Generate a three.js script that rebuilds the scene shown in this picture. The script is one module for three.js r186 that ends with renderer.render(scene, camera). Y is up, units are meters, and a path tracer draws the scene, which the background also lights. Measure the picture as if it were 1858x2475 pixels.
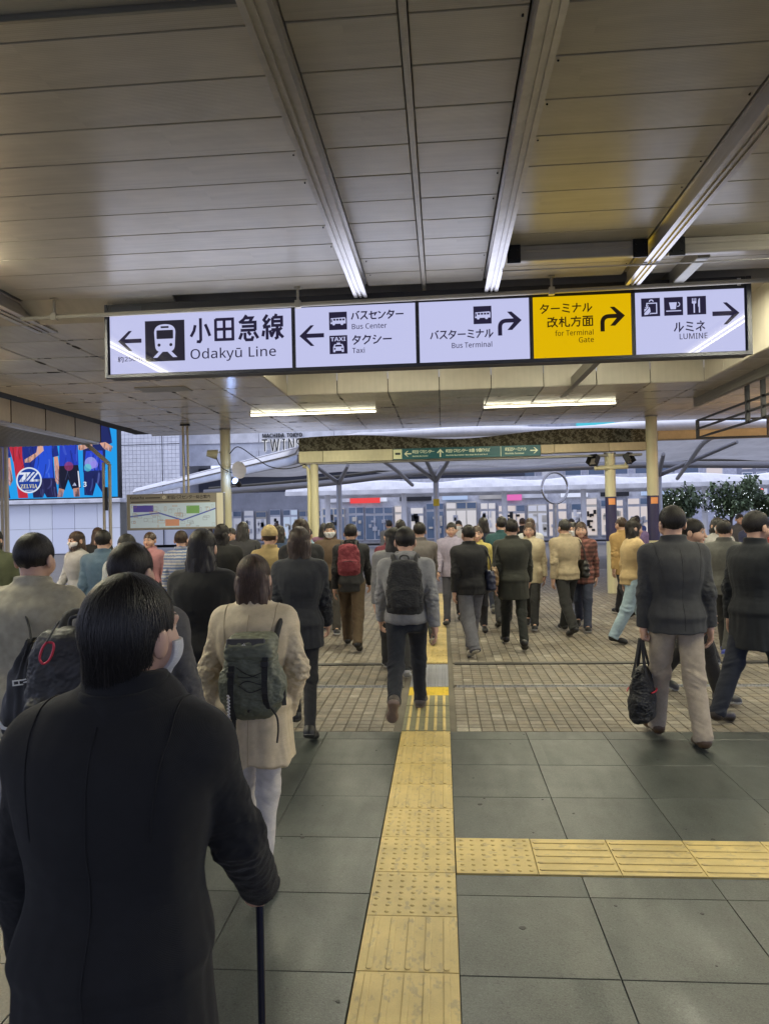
import * as THREE from 'three';
import { mergeGeometries } from 'three/addons/utils/BufferGeometryUtils.js';
import { RectAreaLightUniformsLib } from 'three/addons/lights/RectAreaLightUniformsLib.js';
import { createNoise3D } from 'simplex-noise';

// ---------- camera, sky, sun, exposure ----------
const scene = new THREE.Scene();
const camera = new THREE.PerspectiveCamera(69.66, 0.75, 0.05, 900);
camera.position.set(0, 1.754, 0);
camera.rotation.order = 'YXZ';
camera.rotation.set(0.0087, 0.0779, -0.0214);

const renderer = new THREE.WebGLRenderer({ antialias: true });
renderer.toneMapping = THREE.LinearToneMapping;
renderer.toneMappingExposure = 1.5;
renderer.shadowMap.enabled = true;
RectAreaLightUniformsLib.init();

{ // dusk sky: an even lavender blue, a little paler towards the horizon
  const w = 64, h = 128, d = new Float32Array(w * h * 4);
  for (let j = 0; j < h; j++) {
    const up = Math.max(0, Math.sin(((j + 0.5) / h - 0.5) * Math.PI)), t = Math.pow(up, 0.5);
    for (let i = 0; i < w; i++) d.set([0.68 - 0.07 * t, 0.76 - 0.08 * t, 1.08 - 0.08 * t, 1], (j * w + i) * 4);
  }
  const sky = new THREE.DataTexture(d, w, h, THREE.RGBAFormat, THREE.FloatType);
  sky.mapping = THREE.EquirectangularReflectionMapping; sky.magFilter = THREE.LinearFilter; sky.needsUpdate = true;
  scene.background = sky; scene.environment = sky;
}
const sun = new THREE.DirectionalLight(new THREE.Color(0.92, 0.94, 1.0), 1.5);   // last glow of an overcast evening
sun.name = 'sun'; sun.position.set(-44, 48, 4); sun.target.position.set(0, 0, -15);
sun.castShadow = true; sun.shadow.radius = 40; sun.shadow.mapSize.set(2048, 2048);
Object.assign(sun.shadow.camera, { left: -40, right: 40, top: 40, bottom: -40, near: 1, far: 200 });
scene.add(sun, sun.target);

// ---------- helpers ----------
const rng = (seed) => () => { seed = (seed + 0x6d2b79f5) | 0; let t = Math.imul(seed ^ (seed >>> 15), 1 | seed); t = (t + Math.imul(t ^ (t >>> 7), 61 | t)) ^ t; return ((t ^ (t >>> 14)) >>> 0) / 4294967296; };
const rand = rng(7);
const n3 = createNoise3D(rng(11));
const V = (x, y, z) => new THREE.Vector3(x, y, z);
const lerp = THREE.MathUtils.lerp, clamp = THREE.MathUtils.clamp;
const sstep = (a, b, x) => { const t = clamp((x - a) / (b - a), 0, 1); return t * t * (3 - 2 * t); };
const used = {};
const numbered = (n) => { const k = used[n] = (used[n] ?? -1) + 1; return k ? n + '_' + String(k).padStart(3, '0') : n; };
function thing(name, label, category, pos = [0, 0, 0], ry = 0, group) {
  const g = new THREE.Group(); g.name = numbered(name); g.position.set(...pos); g.rotation.y = ry;
  g.userData = { label, category }; if (group) g.userData.group = group; scene.add(g); return g;
}
function structure(name, label) { const g = new THREE.Group(); g.name = numbered(name); g.userData = { kind: 'structure', label }; scene.add(g); return g; }
function part(parent, name, geo, mat, pos, label) {
  const m = new THREE.Mesh(geo, mat); m.name = name; m.castShadow = m.receiveShadow = true;
  if (pos) m.position.set(...pos); if (label) m.userData.label = label; parent.add(m); return m;
}
// uv in metres from the face each vertex lies on
function muv(g, ox = 0, oy = 0) {
  const p = g.attributes.position, n = g.attributes.normal, u = new Float32Array(p.count * 2);
  for (let i = 0; i < p.count; i++) {
    const ax = Math.abs(n.getX(i)), ay = Math.abs(n.getY(i)), az = Math.abs(n.getZ(i)), x = p.getX(i), y = p.getY(i), z = p.getZ(i);
    if (ay >= ax && ay >= az) { u[2 * i] = x + ox; u[2 * i + 1] = z + oy; } else if (ax >= az) { u[2 * i] = z + ox; u[2 * i + 1] = y + oy; } else { u[2 * i] = x + ox; u[2 * i + 1] = y + oy; }
  }
  g.setAttribute('uv', new THREE.BufferAttribute(u, 2)); return g;
}
const box = (w, h, d, x = 0, y = 0, z = 0) => muv(new THREE.BoxGeometry(w, h, d).toNonIndexed(), x, z).translate(x, y, z);
// box with chamfered edges
function cbox(w, h, d, c = 0.006, x = 0, y = 0, z = 0) {
  const W = w / 2, H = h / 2, D = d / 2, pts = [], idx = (s) => s;
  const P = (sx, sy, sz, a) => [sx * (W - (a === 0 ? 0 : c)), sy * (H - (a === 1 ? 0 : c)), sz * (D - (a === 2 ? 0 : c))];
  const quad = (a, b, e, f) => { // oriented outwards by the centre
    const A = V(...a), n = V(...b).sub(A).cross(V(...e).sub(A)), m = V(...a).add(V(...b)).add(V(...e)).add(V(...f));
    const q = n.dot(m) >= 0 ? [a, b, e, a, e, f] : [a, e, b, a, f, e]; for (const v of q) pts.push(...v);
  };
  const tri = (a, b, e) => { const A = V(...a), n = V(...b).sub(A).cross(V(...e).sub(A)); for (const v of n.dot(A) >= 0 ? [a, b, e] : [a, e, b]) pts.push(...v); };
  for (const s of [-1, 1]) {
    quad(P(s, -1, -1, 0), P(s, 1, -1, 0), P(s, 1, 1, 0), P(s, -1, 1, 0));
    quad(P(-1, s, -1, 1), P(1, s, -1, 1), P(1, s, 1, 1), P(-1, s, 1, 1));
    quad(P(-1, -1, s, 2), P(1, -1, s, 2), P(1, 1, s, 2), P(-1, 1, s, 2));
    for (const t of [-1, 1]) {
      quad(P(s, t, -1, 0), P(s, t, 1, 0), P(s, t, 1, 1), P(s, t, -1, 1));
      quad(P(s, -1, t, 0), P(s, 1, t, 0), P(s, 1, t, 2), P(s, -1, t, 2));
      quad(P(-1, s, t, 1), P(1, s, t, 1), P(1, s, t, 2), P(-1, s, t, 2));
      for (const r of [-1, 1]) tri(P(s, t, r, 0), P(s, t, r, 1), P(s, t, r, 2));
    }
  }
  const g = new THREE.BufferGeometry(); g.setAttribute('position', new THREE.Float32BufferAttribute(pts, 3)); g.computeVertexNormals();
  return muv(g, x, z).translate(x, y, z);
}
function cyl(a, b, r1, r2 = r1, seg = 16, open = false) {
  const d = b.clone().sub(a), g = new THREE.CylinderGeometry(r2, r1, d.length(), seg, 1, open);
  g.applyQuaternion(new THREE.Quaternion().setFromUnitVectors(V(0, 1, 0), d.clone().normalize())); g.translate(...a.clone().add(b).multiplyScalar(0.5).toArray());
  return g.toNonIndexed();
}
const tube = (pts, r, seg = 24, rad = 8) => new THREE.TubeGeometry(new THREE.CatmullRomCurve3(pts), seg, r, rad).toNonIndexed();
function bar(a, b, w, h) { // box bar from a to b
  const d = b.clone().sub(a), g = cbox(w, h, d.length(), Math.min(w, h) * 0.12), o = new THREE.Object3D();
  o.position.copy(a).add(b).multiplyScalar(0.5); o.lookAt(b); o.updateMatrix(); return g.applyMatrix4(o.matrix);
}
const merge = (list) => mergeGeometries(list.map((g) => { const q = g.index ? g.toNonIndexed() : g; for (const k of Object.keys(q.attributes)) if (!['position', 'normal', 'uv'].includes(k)) q.deleteAttribute(k); return q; }));
function extrude(pts, depth, bevel = 0) { // closed 2D outline, extruded along z
  const s = new THREE.Shape(pts.map((p) => new THREE.Vector2(...p)));
  return muv(new THREE.ExtrudeGeometry(s, { depth, bevelEnabled: bevel > 0, bevelSize: bevel, bevelThickness: bevel, bevelSegments: 1, curveSegments: 10 }));
}
function shell(fn, nu, nv, t) { // a curved sheet with thickness t downwards
  const P = [], I = [], W = nu + 1;
  for (let s = 0; s < 2; s++) for (let j = 0; j <= nv; j++) for (let i = 0; i <= nu; i++) { const p = fn(i / nu, j / nv); P.push(p[0], p[1] - s * t, p[2]); }
  if (!t) { P.length /= 2; for (let j = 0; j < nv; j++) for (let i = 0; i < nu; i++) { const a = j * W + i; I.push(a, a + 1, a + W + 1, a, a + W + 1, a + W); } const g = new THREE.BufferGeometry(); g.setAttribute('position', new THREE.Float32BufferAttribute(P, 3)); g.setIndex(I); g.computeVertexNormals(); return muv(g.toNonIndexed()); }
  const N = W * (nv + 1), q = (a, b, c, d) => I.push(a, b, c, a, c, d);
  for (let j = 0; j < nv; j++) for (let i = 0; i < nu; i++) { const a = j * W + i; q(a, a + 1, a + W + 1, a + W); q(N + a, N + a + W, N + a + W + 1, N + a + 1); }
  for (let i = 0; i < nu; i++) { q(i, N + i, N + i + 1, i + 1); const a = nv * W + i; q(a, a + 1, N + a + 1, N + a); }
  for (let j = 0; j < nv; j++) { const a = j * W; q(a, a + W, N + a + W, N + a); const b = a + nu; q(b, N + b, N + b + W, b + W); }
  const g = new THREE.BufferGeometry(); g.setAttribute('position', new THREE.Float32BufferAttribute(P, 3)); g.setIndex(I);
  const h = g.toNonIndexed(); h.computeVertexNormals(); const sm = g; sm.computeVertexNormals();
  return muv(sm.toNonIndexed());
}

// ---------- textures ----------
const hash2 = (x, y, s) => { let h = Math.imul(x, 374761393) ^ Math.imul(y, 668265263) ^ Math.imul(s, 974634777); h = Math.imul(h ^ (h >>> 13), 1274126177); return ((h ^ (h >>> 16)) >>> 0) / 4294967296; };
function vnoise(x, y, per, s) {
  const xi = Math.floor(x), yi = Math.floor(y), fx = x - xi, fy = y - yi, u = fx * fx * (3 - 2 * fx), v = fy * fy * (3 - 2 * fy), m = (k) => ((k % per) + per) % per;
  return lerp(lerp(hash2(m(xi), m(yi), s), hash2(m(xi + 1), m(yi), s), u), lerp(hash2(m(xi), m(yi + 1), s), hash2(m(xi + 1), m(yi + 1), s), u), v);
}
const fbm = (x, y, per, s, o = 4) => { let a = 0, w = 0.5, t = 0; for (let i = 0; i < o; i++) { a += w * vnoise(x, y, per, s + i); t += w; w *= 0.55; x *= 2; y *= 2; per *= 2; } return a / t; };
function tex(size, metres, fn, srgb = true) {
  const d = new Uint8Array(size * size * 4);
  for (let j = 0; j < size; j++) for (let i = 0; i < size; i++) {
    const c = fn(i / size, j / size, i, j), r = Array.isArray(c) ? c : [c, c, c];
    for (let k = 0; k < 3; k++) d[(j * size + i) * 4 + k] = clamp(Math.round(r[k] * 255), 0, 255); d[(j * size + i) * 4 + 3] = 255;
  }
  const t = new THREE.DataTexture(d, size, size); t.wrapS = t.wrapT = THREE.RepeatWrapping; t.magFilter = THREE.LinearFilter; t.repeat.set(1 / metres, 1 / metres);
  if (srgb) t.colorSpace = THREE.SRGBColorSpace; t.needsUpdate = true; return t;
}
const gran = (x, y, i, j) => { // speckled stone: fine grains, pale flecks, dark pits
  const f = hash2(i, j, 3), g = vnoise(x * 170, y * 170, 170, 5), b = fbm(x * 6, y * 6, 6, 9), p = vnoise(x * 90, y * 90, 90, 21);
  return 0.74 + 0.14 * (f - 0.5) + 0.22 * (g - 0.5) + 0.16 * (b - 0.5) - (p > 0.86 ? 0.18 : 0) + (p < 0.1 ? 0.13 : 0);
};
const T = {
  granite: tex(512, 0.6, gran),
  graniteBump: tex(512, 0.6, (x, y, i, j) => 0.5 + 0.4 * (vnoise(x * 150, y * 150, 150, 5) - 0.5) + 0.3 * (hash2(i, j, 3) - 0.5), false),
  wear: tex(512, 1.7, (x, y) => { const a = fbm(x * 5, y * 5, 5, 31, 5), s = fbm(x * 24, y * 5, 120, 33, 3); return 0.40 + 0.22 * (a - 0.5) + 0.14 * (s - 0.5); }, false),
  yellow: tex(512, 0.9, (x, y, i, j) => { // worn yellow resin with grey scuffs
    const a = fbm(x * 7, y * 7, 7, 41, 5), f = hash2(i, j, 4) - 0.5, sc = 0.7 * sstep(0.58, 0.80, fbm(x * 34, y * 20, 340, 45, 4)), k = 0.9 + 0.2 * (a - 0.5) + 0.06 * f;
    return [k * lerp(1, 0.80, sc), k * lerp(0.99, 0.81, sc), k * lerp(0.96, 0.9, sc)];
  }),
  plankBump: tex(512, 0.2, (x, y) => 0.5 + 0.5 * Math.sin(y * Math.PI * 2 * 16) * (0.7 + 0.3 * vnoise(x * 3, y * 8, 24, 3)), false),
  plank: tex(512, 1.3, (x, y) => { const s = fbm(x * 3, y * 40, 120, 51, 3), a = fbm(x * 4, y * 4, 4, 53, 4); return 0.9 + 0.09 * (s - 0.5) + 0.10 * (a - 0.5); }),
  enamel: tex(512, 2.3, (x, y, i, j) => { const a = fbm(x * 5, y * 5, 5, 61, 5), st = fbm(x * 50, y * 4, 200, 63, 3); const k = 0.9 + 0.16 * (a - 0.5) + 0.06 * (st - 0.5); return [k, k * 0.995, k * 0.985]; }),
  enamelBump: tex(256, 1.1, (x, y) => fbm(x * 3, y * 3, 3, 67, 3), false),
  brick: tex(512, 0.55, (x, y, i, j) => { const a = fbm(x * 9, y * 9, 9, 71, 5), f = hash2(i, j, 6) - 0.5, p = vnoise(x * 80, y * 80, 80, 73); return 0.84 + 0.3 * (a - 0.5) + 0.1 * f - (p > 0.85 ? 0.15 : 0); }),
  mottle: tex(512, 1.5, (x, y, i, j) => { const a = fbm(x * 8, y * 8, 8, 81, 5), f = hash2(i, j, 8) - 0.5; return 0.88 + 0.22 * (a - 0.5) + 0.05 * f; }),
  moss: tex(512, 0.6, (x, y, i, j) => { // grime, lichen and bare paint on the gutter
    const a = fbm(x * 12, y * 12, 12, 91, 5), b = fbm(x * 30, y * 30, 30, 95, 4), t = sstep(0.42, 0.62, a * 0.6 + b * 0.4);
    return [lerp(0.24, 0.50, t), lerp(0.22, 0.49, t), lerp(0.15, 0.42, t)].map((c) => c * (0.85 + 0.3 * hash2(i, j, 2)));
  }),
  weave: tex(256, 0.02, (x, y, i, j) => 0.5 + 0.25 * Math.sin(x * Math.PI * 16) * Math.sin(y * Math.PI * 16) + 0.35 * (hash2(i, j, 12) - 0.5), false),
  cloth: tex(512, 0.35, (x, y, i, j) => 0.88 + 0.14 * (fbm(x * 10, y * 10, 10, 101, 5) - 0.5) + 0.12 * (hash2(i, j, 13) - 0.5)),
};
const lin = (r, g, b) => new THREE.Color().setRGB(r, g, b);
const std = (c, rough, o = {}) => new THREE.MeshStandardMaterial({ color: Array.isArray(c) ? lin(...c) : c, roughness: rough, ...o });
const M = {
  tile: [[0.103, 0.117, 0.108], [0.092, 0.106, 0.098], [0.112, 0.127, 0.116], [0.098, 0.111, 0.102]].map((c) => std(c, 1, { map: T.granite, roughnessMap: T.wear, bumpMap: T.graniteBump, bumpScale: 0.0006 })),
  joint: std([0.045, 0.045, 0.042], 0.9, { map: T.mottle }),
  yellow: [[0.66, 0.51, 0.20], [0.63, 0.485, 0.19], [0.68, 0.53, 0.22]].map((c) => std(c, 0.5, { map: T.yellow })),
  olive: std([0.20, 0.195, 0.12], 0.6, { map: T.yellow }),
  vivid: std([0.70, 0.50, 0.02], 0.5, { map: T.yellow }),
  sett: [[0.255, 0.22, 0.172], [0.235, 0.202, 0.158], [0.285, 0.25, 0.20], [0.245, 0.215, 0.175], [0.27, 0.228, 0.17], [0.36, 0.325, 0.265]].map((c) => std(c, 0.62, { map: T.brick, bumpMap: T.graniteBump, bumpScale: 0.0015 })),
  iron: std([0.09, 0.085, 0.075], 0.55, { metalness: 0.4, map: T.mottle }),
  plank: [[0.60, 0.55, 0.46], [0.575, 0.53, 0.445], [0.62, 0.57, 0.475]].map((c) => std(c, 0.3, { map: T.plank, bumpMap: T.plankBump, bumpScale: 0.0005 })),
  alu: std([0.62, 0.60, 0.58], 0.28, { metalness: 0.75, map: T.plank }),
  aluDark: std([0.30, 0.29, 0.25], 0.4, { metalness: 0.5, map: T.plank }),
  enamel: [[0.62, 0.585, 0.52], [0.60, 0.565, 0.50], [0.64, 0.60, 0.535]].map((c) => std(c, 0.2, { map: T.enamel, bumpMap: T.enamelBump, bumpScale: 0.006 })),
  fascia: std([0.60, 0.56, 0.48], 0.4, { map: T.enamel }),
  void: std([0.02, 0.02, 0.02], 0.9), deck: std([0.16, 0.145, 0.12], 0.8),
  rust: std([0.035, 0.022, 0.014], 0.9, { map: T.mottle }),
  black: std([0.018, 0.018, 0.02], 0.45),
  blackMetal: std([0.022, 0.022, 0.024], 0.4, { metalness: 0.3, map: T.mottle }),
  frame: std([0.06, 0.062, 0.075], 0.35, { metalness: 0.5, map: T.plank }),
  pipe: std([0.50, 0.46, 0.37], 0.45, { map: T.enamel }),
  cream: std([0.66, 0.62, 0.40], 0.45, { map: T.enamel }),
  white: std([0.74, 0.74, 0.76], 0.5, { map: T.enamel }),
  steel: std([0.55, 0.56, 0.6], 0.35, { metalness: 0.6, map: T.plank }),
  membrane: new THREE.MeshPhysicalMaterial({ color: lin(0.92, 0.92, 0.94), roughness: 0.98, transmission: 0.4, thickness: 0, map: T.enamel }),
  gutter: std([0.8, 0.8, 0.8], 0.8, { map: T.moss }),
  skin: std([0.46, 0.28, 0.20], 0.5),
};

// ---------- ground ----------
{
  const g = structure('ground', 'far ground beyond the station deck');
  part(g, 'street_surface', box(700, 0.2, 700, 0, 0, 0), std([0.2, 0.2, 0.21], 0.85, { map: T.mottle }), [0, -0.32, -200]);
  const f = structure('floor', 'dark grey stone floor of the station deck');
  part(f, 'screed', box(26, 0.1, 11.3), M.joint, [0, -0.072, -0.4]);
  const variants = [0, 1, 2, 3, 4].map((k) => muv(cbox(0.5965, 0.04, 0.5965, 0.0018), k * 0.37, k * 0.23));
  const half = [0, 1].map((k) => muv(cbox(0.5965, 0.04, 0.20, 0.0018), k * 0.21, k * 0.4));
  const XR = 0.637 - 0.6093, xs = [];                      // joints either side of the tactile strip
  for (let i = 0; i < 9; i++) xs.push([XR + 0.003 + 0.3 + 0.6065 * i, 1]);
  for (let i = 0; i < 9; i++) xs.push([-0.375 - 0.3035 - 0.6065 * i, -1]);
  const r = rng(3);
  for (const [x, side] of xs) for (let k = -8; k < 4; k++) {
    const z0 = -4.0425 - 0.6014 * k, zc = z0 - 0.3007 + 0.6014 * 0;   // row between z0 and z0 - 0.6
    if (zc < -6.05 + 0.29 || zc > 0.6 + 0.6) { if (zc > -6.5 && zc < 0) { /* cut row against the setts */ const d = z0 - (-6.052); if (d > 0.05 && d < 0.6) part(f, 'tile', muv(cbox(0.6035, 0.04, d - 0.004, 0.0018), r(), r()), M.tile[Math.floor(r() * 4)], [x, -0.02, z0 - d / 2]); } continue; }
    const lift = (r() - 0.5) * 0.0012;
    if (side > 0 && Math.abs(z0 - (-4.0425 + 0.6014)) < 0.01) { // the row that holds the cross strip: only a narrow cut tile is left in front of it
      part(f, 'tile', muv(cbox(0.6035, 0.04, 0.194, 0.0018), r(), r()), M.tile[Math.floor(r() * 4)], [x, -0.02 + lift, z0 - 0.099]); continue;
    }
    const m = part(f, 'tile', variants[Math.floor(r() * 5)], M.tile[Math.floor(r() * 4)], [x, -0.02 + lift, zc]);
    if (r() > 0.5) m.rotation.y = Math.PI;
    m.scale.set(1.011, 1, 1.002);
  }
}

// ---------- tactile paving ----------
const tactile = structure('tactile_paving', 'yellow tactile guide strip of raised bars and dots');
{
  const base = cbox(0.397, 0.036, 0.397, 0.0022, 0, -0.0145, 0);
  const dot = (() => { const p = [[0, 0.0052], [0.006, 0.0052], [0.0085, 0.004], [0.0118, 0]].map((a) => new THREE.Vector2(...a)).reverse(); return new THREE.LatheGeometry(p, 9).toNonIndexed(); })();
  const dots = []; for (let i = 0; i < 7; i++) for (let j = 0; j < 7; j++) dots.push(dot.clone().translate(-0.168 + 0.056 * i, 0.0035, -0.168 + 0.056 * j));
  const barGeo = (x) => { // rounded bar with sloping flanks
    const g = new THREE.CylinderGeometry(1, 1, 1, 10, 1); const s = new THREE.Shape();
    const a = 0.0085, L = 0.186, pts = []; for (let k = 0; k <= 6; k++) { const t = Math.PI * k / 6; pts.push([Math.cos(t) * a, L - a + Math.sin(t) * a]); } for (let k = 0; k <= 6; k++) { const t = Math.PI + Math.PI * k / 6; pts.push([Math.cos(t) * a, -(L - a) + Math.sin(t) * a]); }
    const e = new THREE.ExtrudeGeometry(new THREE.Shape(pts.map((p) => new THREE.Vector2(...p))), { depth: 0.001, bevelEnabled: true, bevelThickness: 0.004, bevelSize: 0.0045, bevelSegments: 2 });
    e.rotateX(-Math.PI / 2); e.translate(x, 0.0035, 0); return muv(e.toNonIndexed ? (e.index ? e.toNonIndexed() : e) : e);
  };
  const bars = [-2, -1, 0, 1, 2].map((k) => barGeo(k * 0.0755));
  const mk = (list) => [0, 1, 2, 3].map((k) => muv(merge([base.clone(), ...list.map((g) => g.clone())]), k * 0.31, k * 0.17));
  const dotTile = mk(dots), barTile = mk(bars), r = rng(5);
  const lay = (x, z, kind, mat, turn = 0) => { const m = part(tactile, 'tactile_tile', (kind === 'dot' ? dotTile : barTile)[Math.floor(r() * 4)], mat ?? M.yellow[Math.floor(r() * 3)], [x, 0.0015 + (r() - 0.5) * 0.001, z]); m.rotation.y = turn; };
  const X = 0.028 - 0.2, Z = -4.0466;                        // joint between the dotted and barred tiles
  for (let k = -9; k < 5; k++) lay(X, Z - 0.4 * k - 0.2, k >= -2 && k <= 0 ? 'dot' : 'bar');
  const barsOnly = muv(merge(bars.map((g) => g.clone())));      // grey-green tiles with yellow bars
  for (const [k, e] of [[5, 0.21], [6, 0.21], [7, 0.22]]) { const m = part(tactile, 'tactile_tile', base, M.olive, [X, 0.0015, Z - 0.4 * k - e]); part(m, 'guide_bars', barsOnly, M.yellow[k % 3]); }
  lay(X, -7.42, 'bar', M.vivid);
  for (let k = 0; k < 20; k++) lay(X, -9.1 - 0.4 * k, 'bar', M.yellow[k % 3]);
  for (let k = 0; k < 13; k++) lay(0.028 + 0.003 + 0.2 + 0.4 * k, -3.8445, k === 0 ? 'dot' : 'bar', null, Math.PI / 2);
  // metal tread plate where the strip crosses the expansion joint
  const t = []; t.push(cbox(0.4, 0.02, 1.14, 0.002, X, -0.008, -8.22));
  for (let i = 0; i < 5; i++) for (let j = 0; j < 56; j++) for (const o of [-0.012, 0.012]) t.push(cbox(0.011, 0.006, 0.012, 0.002, X - 0.151 + 0.0755 * i + o, 0.005, -7.68 - 0.0198 * j));
  part(tactile, 'tread_plate', merge(t), M.steel, null, 'grey metal tread plate with fine studs');
  tactile.children.at(-1).userData.kind = 'stuff';
}

// ---------- sett paving ----------
{
  const f = structure('pavement', 'brown square sett paving beyond the dark tiles');
  part(f, 'mortar_bed', box(60, 0.06, 36), std([0.165, 0.148, 0.12], 0.95, { map: T.mottle }), [0, -0.039, -24.05]);
  const sizes = [[0.0975, 0.0975]], geos = [0, 1, 2, 3, 4, 5].map((k) => muv(cbox(0.0972, 0.04, 0.0972, 0.004), k * 0.13, k * 0.29)), long = [0, 1, 2, 3].map((k) => muv(cbox(0.0972, 0.04, 0.2, 0.004), k * 0.17, k * 0.11));
  const r = rng(9), near = [], rest = new Map(), P = 0.1034;
  const skip = (x, z) => x > -0.425 && x < 0.075 && z > -17.2;
  const put = (x, z, L) => {
    if (skip(x, z)) return;
    const tone = r() < 0.05 ? 5 : Math.floor(r() * 5), item = { x, z, L, tone, v: Math.floor(r() * (L ? 4 : 6)), y: -0.0195 + (r() - 0.5) * 0.0022 };
    if (!L && z > -6.7 && Math.abs(x + 0.45) < 3.25 && near.length < 300) near.push(item);
    else { const key = (L ? 'L' : 'S') + tone + '_' + (item.v % 3); if (!rest.has(key)) rest.set(key, []); rest.get(key).push(item); }
  };
  const cols = Math.floor(11.6 / P);
  for (let j = 0; ; j++) { const z = -6.11 - j * 0.1045; if (z < -7.58) break; for (let i = -cols; i <= cols; i++) put(0.085 + 0.045 + i * P, z, 0); }
  for (let j = 0; ; j++) { const z = -7.77 - j * 0.1045; if (z < -8.74) break; for (let i = -cols; i <= cols; i++) put(0.13 + i * P, z, 0); }
  for (let j = 0; ; j++) { const z = -9.0 - j * 0.206; if (z < -24) break; for (let i = -90; i <= 90; i++) { const x = 0.13 + i * P; if (Math.abs(x) < 0.8 - z * 0.55) put(x, z + ((i & 1) ? 0.1 : 0), 1); } }
  for (const q of near) part(f, 'sett', geos[q.v], M.sett[q.tone], [q.x, q.y, q.z]);
  const mat = new THREE.Matrix4();
  for (const [key, list] of rest) {
    const L = key[0] === 'L', tone = +key[1], v = +key.split('_')[1], im = new THREE.InstancedMesh(L ? long[v] : geos[v], M.sett[tone], list.length);
    im.name = 'setts'; im.userData.kind = 'stuff'; im.castShadow = im.receiveShadow = true;
    list.forEach((q, i) => im.setMatrixAt(i, mat.makeTranslation(q.x, q.y, q.z))); f.add(im);
  }
  // drains and joint covers that cross the deck
  const dr = thing('drain_channel', 'narrow slotted drain channel crossing the brown setts', 'drain', [0, 0, -7.66]);
  const body = []; for (const s of [-1, 1]) { body.push(cbox(11.3, 0.012, 0.012, 0.002, s < 0 ? -6.1 : 5.76, 0.001, -0.03)); body.push(cbox(11.3, 0.012, 0.012, 0.002, s < 0 ? -6.1 : 5.76, 0.001, 0.03)); }
  part(dr, 'channel_edge', merge(body), M.steel);
  const st = []; for (let i = 0; i < 330; i++) { const x = -5.9 + i * 0.035; if (x > -0.42 && x < 0.08) continue; st.push(cbox(0.017, 0.008, 0.052, 0.0015, x, 0.0, 0)); }
  part(dr, 'grating', merge(st), M.iron).userData.kind = 'stuff';
  const jc = thing('joint_cover', 'dark metal expansion joint cover across the paving', 'joint cover', [0, 0, -8.84]);
  for (const s of [-1, 1]) { const x = s < 0 ? -6.1 : 5.76; part(jc, 'cover_plate', merge([cbox(11.3, 0.014, 0.11, 0.004, x, 0.002, 0), cbox(11.3, 0.02, 0.02, 0.003, x, 0.004, 0.06)]), M.iron); }
}

{ // trodden chewing gum and small spots on the stone
  const r = rng(63), L = []; const f = scene.children.find((o) => o.name === 'floor');
  for (let k = 0; k < 70; k++) { const s = new THREE.Shape(), n = 8, q = 0.004 + 0.012 * Math.pow(r(), 2), x = -2.6 + 5.4 * r(), z = -2.2 - 3.8 * r(); if (x > -0.4 && x < 0.06 && r() < 0.6) continue; for (let i = 0; i < n; i++) { const a = i / n * 6.283, w = q * (0.7 + 0.5 * r()); s[i ? 'lineTo' : 'moveTo'](Math.cos(a) * w, Math.sin(a) * w); } const g = new THREE.ExtrudeGeometry(s, { depth: 0.0012, bevelEnabled: false }); g.rotateX(-Math.PI / 2); g.translate(x, x > -0.4 && x < 0.06 ? 0.0052 : 0.0004, z); L.push(muv(g.index ? g.toNonIndexed() : g)); }
  part(f, 'gum_spots', merge(L), std([0.05, 0.05, 0.048], 0.8), null, 'dark trodden spots of gum').userData.kind = 'stuff';
}

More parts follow.
